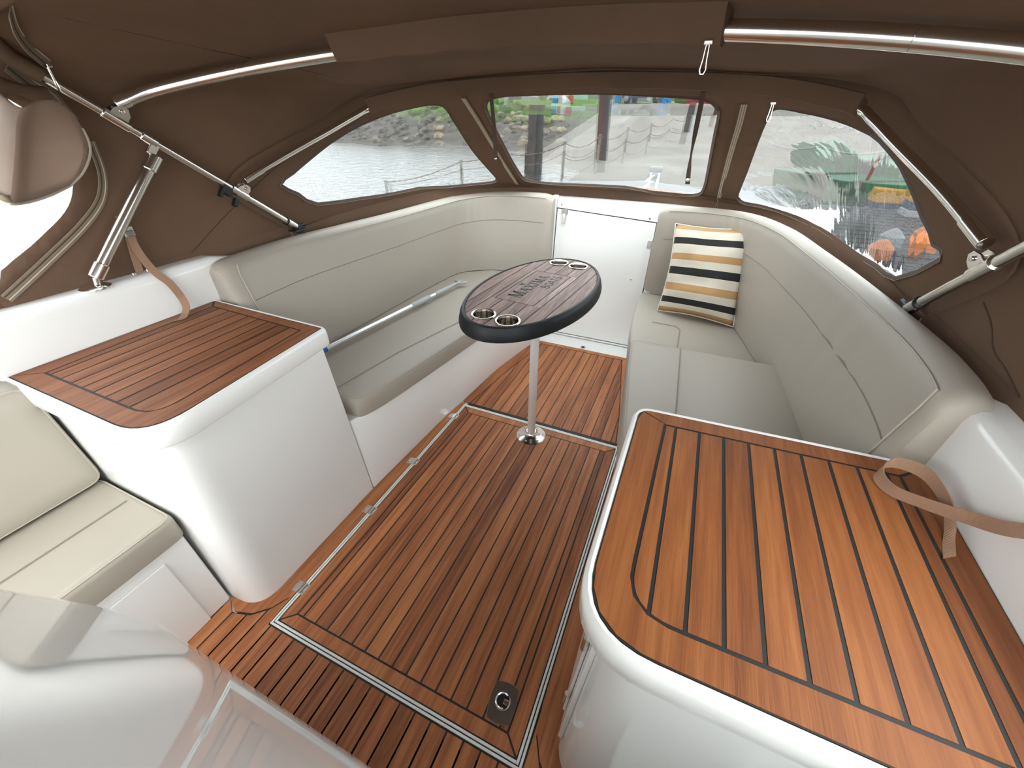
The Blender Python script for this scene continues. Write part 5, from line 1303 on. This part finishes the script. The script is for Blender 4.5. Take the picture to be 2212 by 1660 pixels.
# ------------------------------------------------------------------ outside: boats and pontoon to starboard
def starboard_side():
    r = empty('pontoon', (3.1, 6.2, WZ), 'dark timber pontoon outside the creased window', 'pontoon')
    for k in range(20):
        y = 3.9+k*.24; MB().box(2.05, 4.3, y, y+.21, WZ+.26, WZ+.31).build('deck_board', 'dark_timber', r)
    for y in (4.5, 6.2, 8.0): MB().box(2.12, 4.2, y-.4, y+.4, WZ-.2, WZ+.25).build('float', 'hull_white', r, bevel=.05)
    dinghy = boat('moored_dinghy', 'green dinghy moored outside the creased window', 3.2, 10.6, 1.2, 3.2, 1.3, WZ-.05, 'paint_green', None, .5)
    def covered(x, y, z, label, w, d):
        q = empty('covered_crate_stack', (x, y, z), label, 'crates', 'bright crates beyond the pontoon')
        MB().box(x-w/2, x+w/2, y-d/2, y+d/2, z, z+.10).build('lower_crate', 'paint_white', q, bevel=.02)
        MB().box(x-w/2, x+w/2, y-d/2, y+d/2, z+.105, z+.19).build('blue_band', 'paint_navy', q, bevel=.02)
        MB().box(x-w/2-.02, x+w/2+.02, y-d/2-.02, y+d/2+.02, z+.195, z+.42).build('yellow_cover', 'paint_yellow', q, bevel=.03)
    work = boat('work_barge', 'low dark work barge carrying the yellow crates', 3.9, 9.4, 1.5, 1.6, .5, WZ-.06, 'dark_timber', None, 0)
    covered(3.54, 9.55, -.02, 'yellow covered crate with blue band left of the other', .5, .5)
    covered(4.05, 9.35, -.04, 'yellow covered crate with blue band at the window edge', .48, .5)
    covered(3.55, 8.15, WZ+.31, 'low yellow covered crate on the pontoon end', .42, .35)
    o = MB().tube([(3.25, 10.1, WZ+.2), (3.30, 10.1, .85)], .028, 12).build('red_pole', 'paint_red'); tag(o, 'red pole beside the green dinghy', 'post')
    boat('moored_boat', 'white boat moored far out beyond the pontoon', 9.5, 17, 2.2, 6.5, 2.0, WZ-.1, 'hull_white', 'hull_white', .2)
    for i, (x, y) in enumerate(((2.30, 5.15), (2.55, 5.75), (2.95, 6.1))):
        o = MB().lathe((x, y, WZ+.31), [(.05, 0), (.11, .06), (.11, .16), (.05, .22), (.02, .24)], 14).build('fender', 'orange_paint' if i != 1 else 'hull_white', None, smooth=True); tag(o, ['orange fender lying at the near corner of the pontoon', 'white fender on the pontoon between the orange ones', 'orange fender further along the pontoon'][i], 'fender', 'pontoon fenders')
    for x, y in ((2.2, 8.5), (4.4, 6.0)):
        pile('mooring_pile', x, y, 1.0 if y > 8 else 1.6, .2, 'dark_timber', 'dark timber pile holding the '+('inner' if y > 8 else 'outer')+' side of the pontoon')
    # post and rope rail along the starboard side of the slipway
    prev = None
    for k, (x, y) in enumerate(((1.9, 14.5), (3.0, 13.6), (4.1, 12.7), (5.2, 11.8), (6.3, 10.9))):
        z = max(WZ, ground_z(x, y)); o = empty('rail_post', (x, y, z), ['first', 'second', 'third', 'fourth', 'fifth'][k]+' post from the left of the pale rope rail beyond the green dinghy', 'post', 'rope rail posts')
        MB().tube([(x, y, z-.2), (x, y, z+.85)], .035, 8).build('shaft', 'paint_white', o, smooth=True)
        if prev:
            p = [Vector(prev).lerp(Vector((x, y, z+.82)), i/8)-Vector((0, 0, .10*4*(i/8)*(1-i/8))) for i in range(9)]
            t = MB().tube(p, .02, 6).build('rail_rope', 'paint_white', None, smooth=True); tag(t, ['first', 'second', 'third', 'fourth'][k-1]+' span from the left of the pale rope rail', 'rope', 'rope rail spans')
        prev = (x, y, z+.82)
starboard_side()
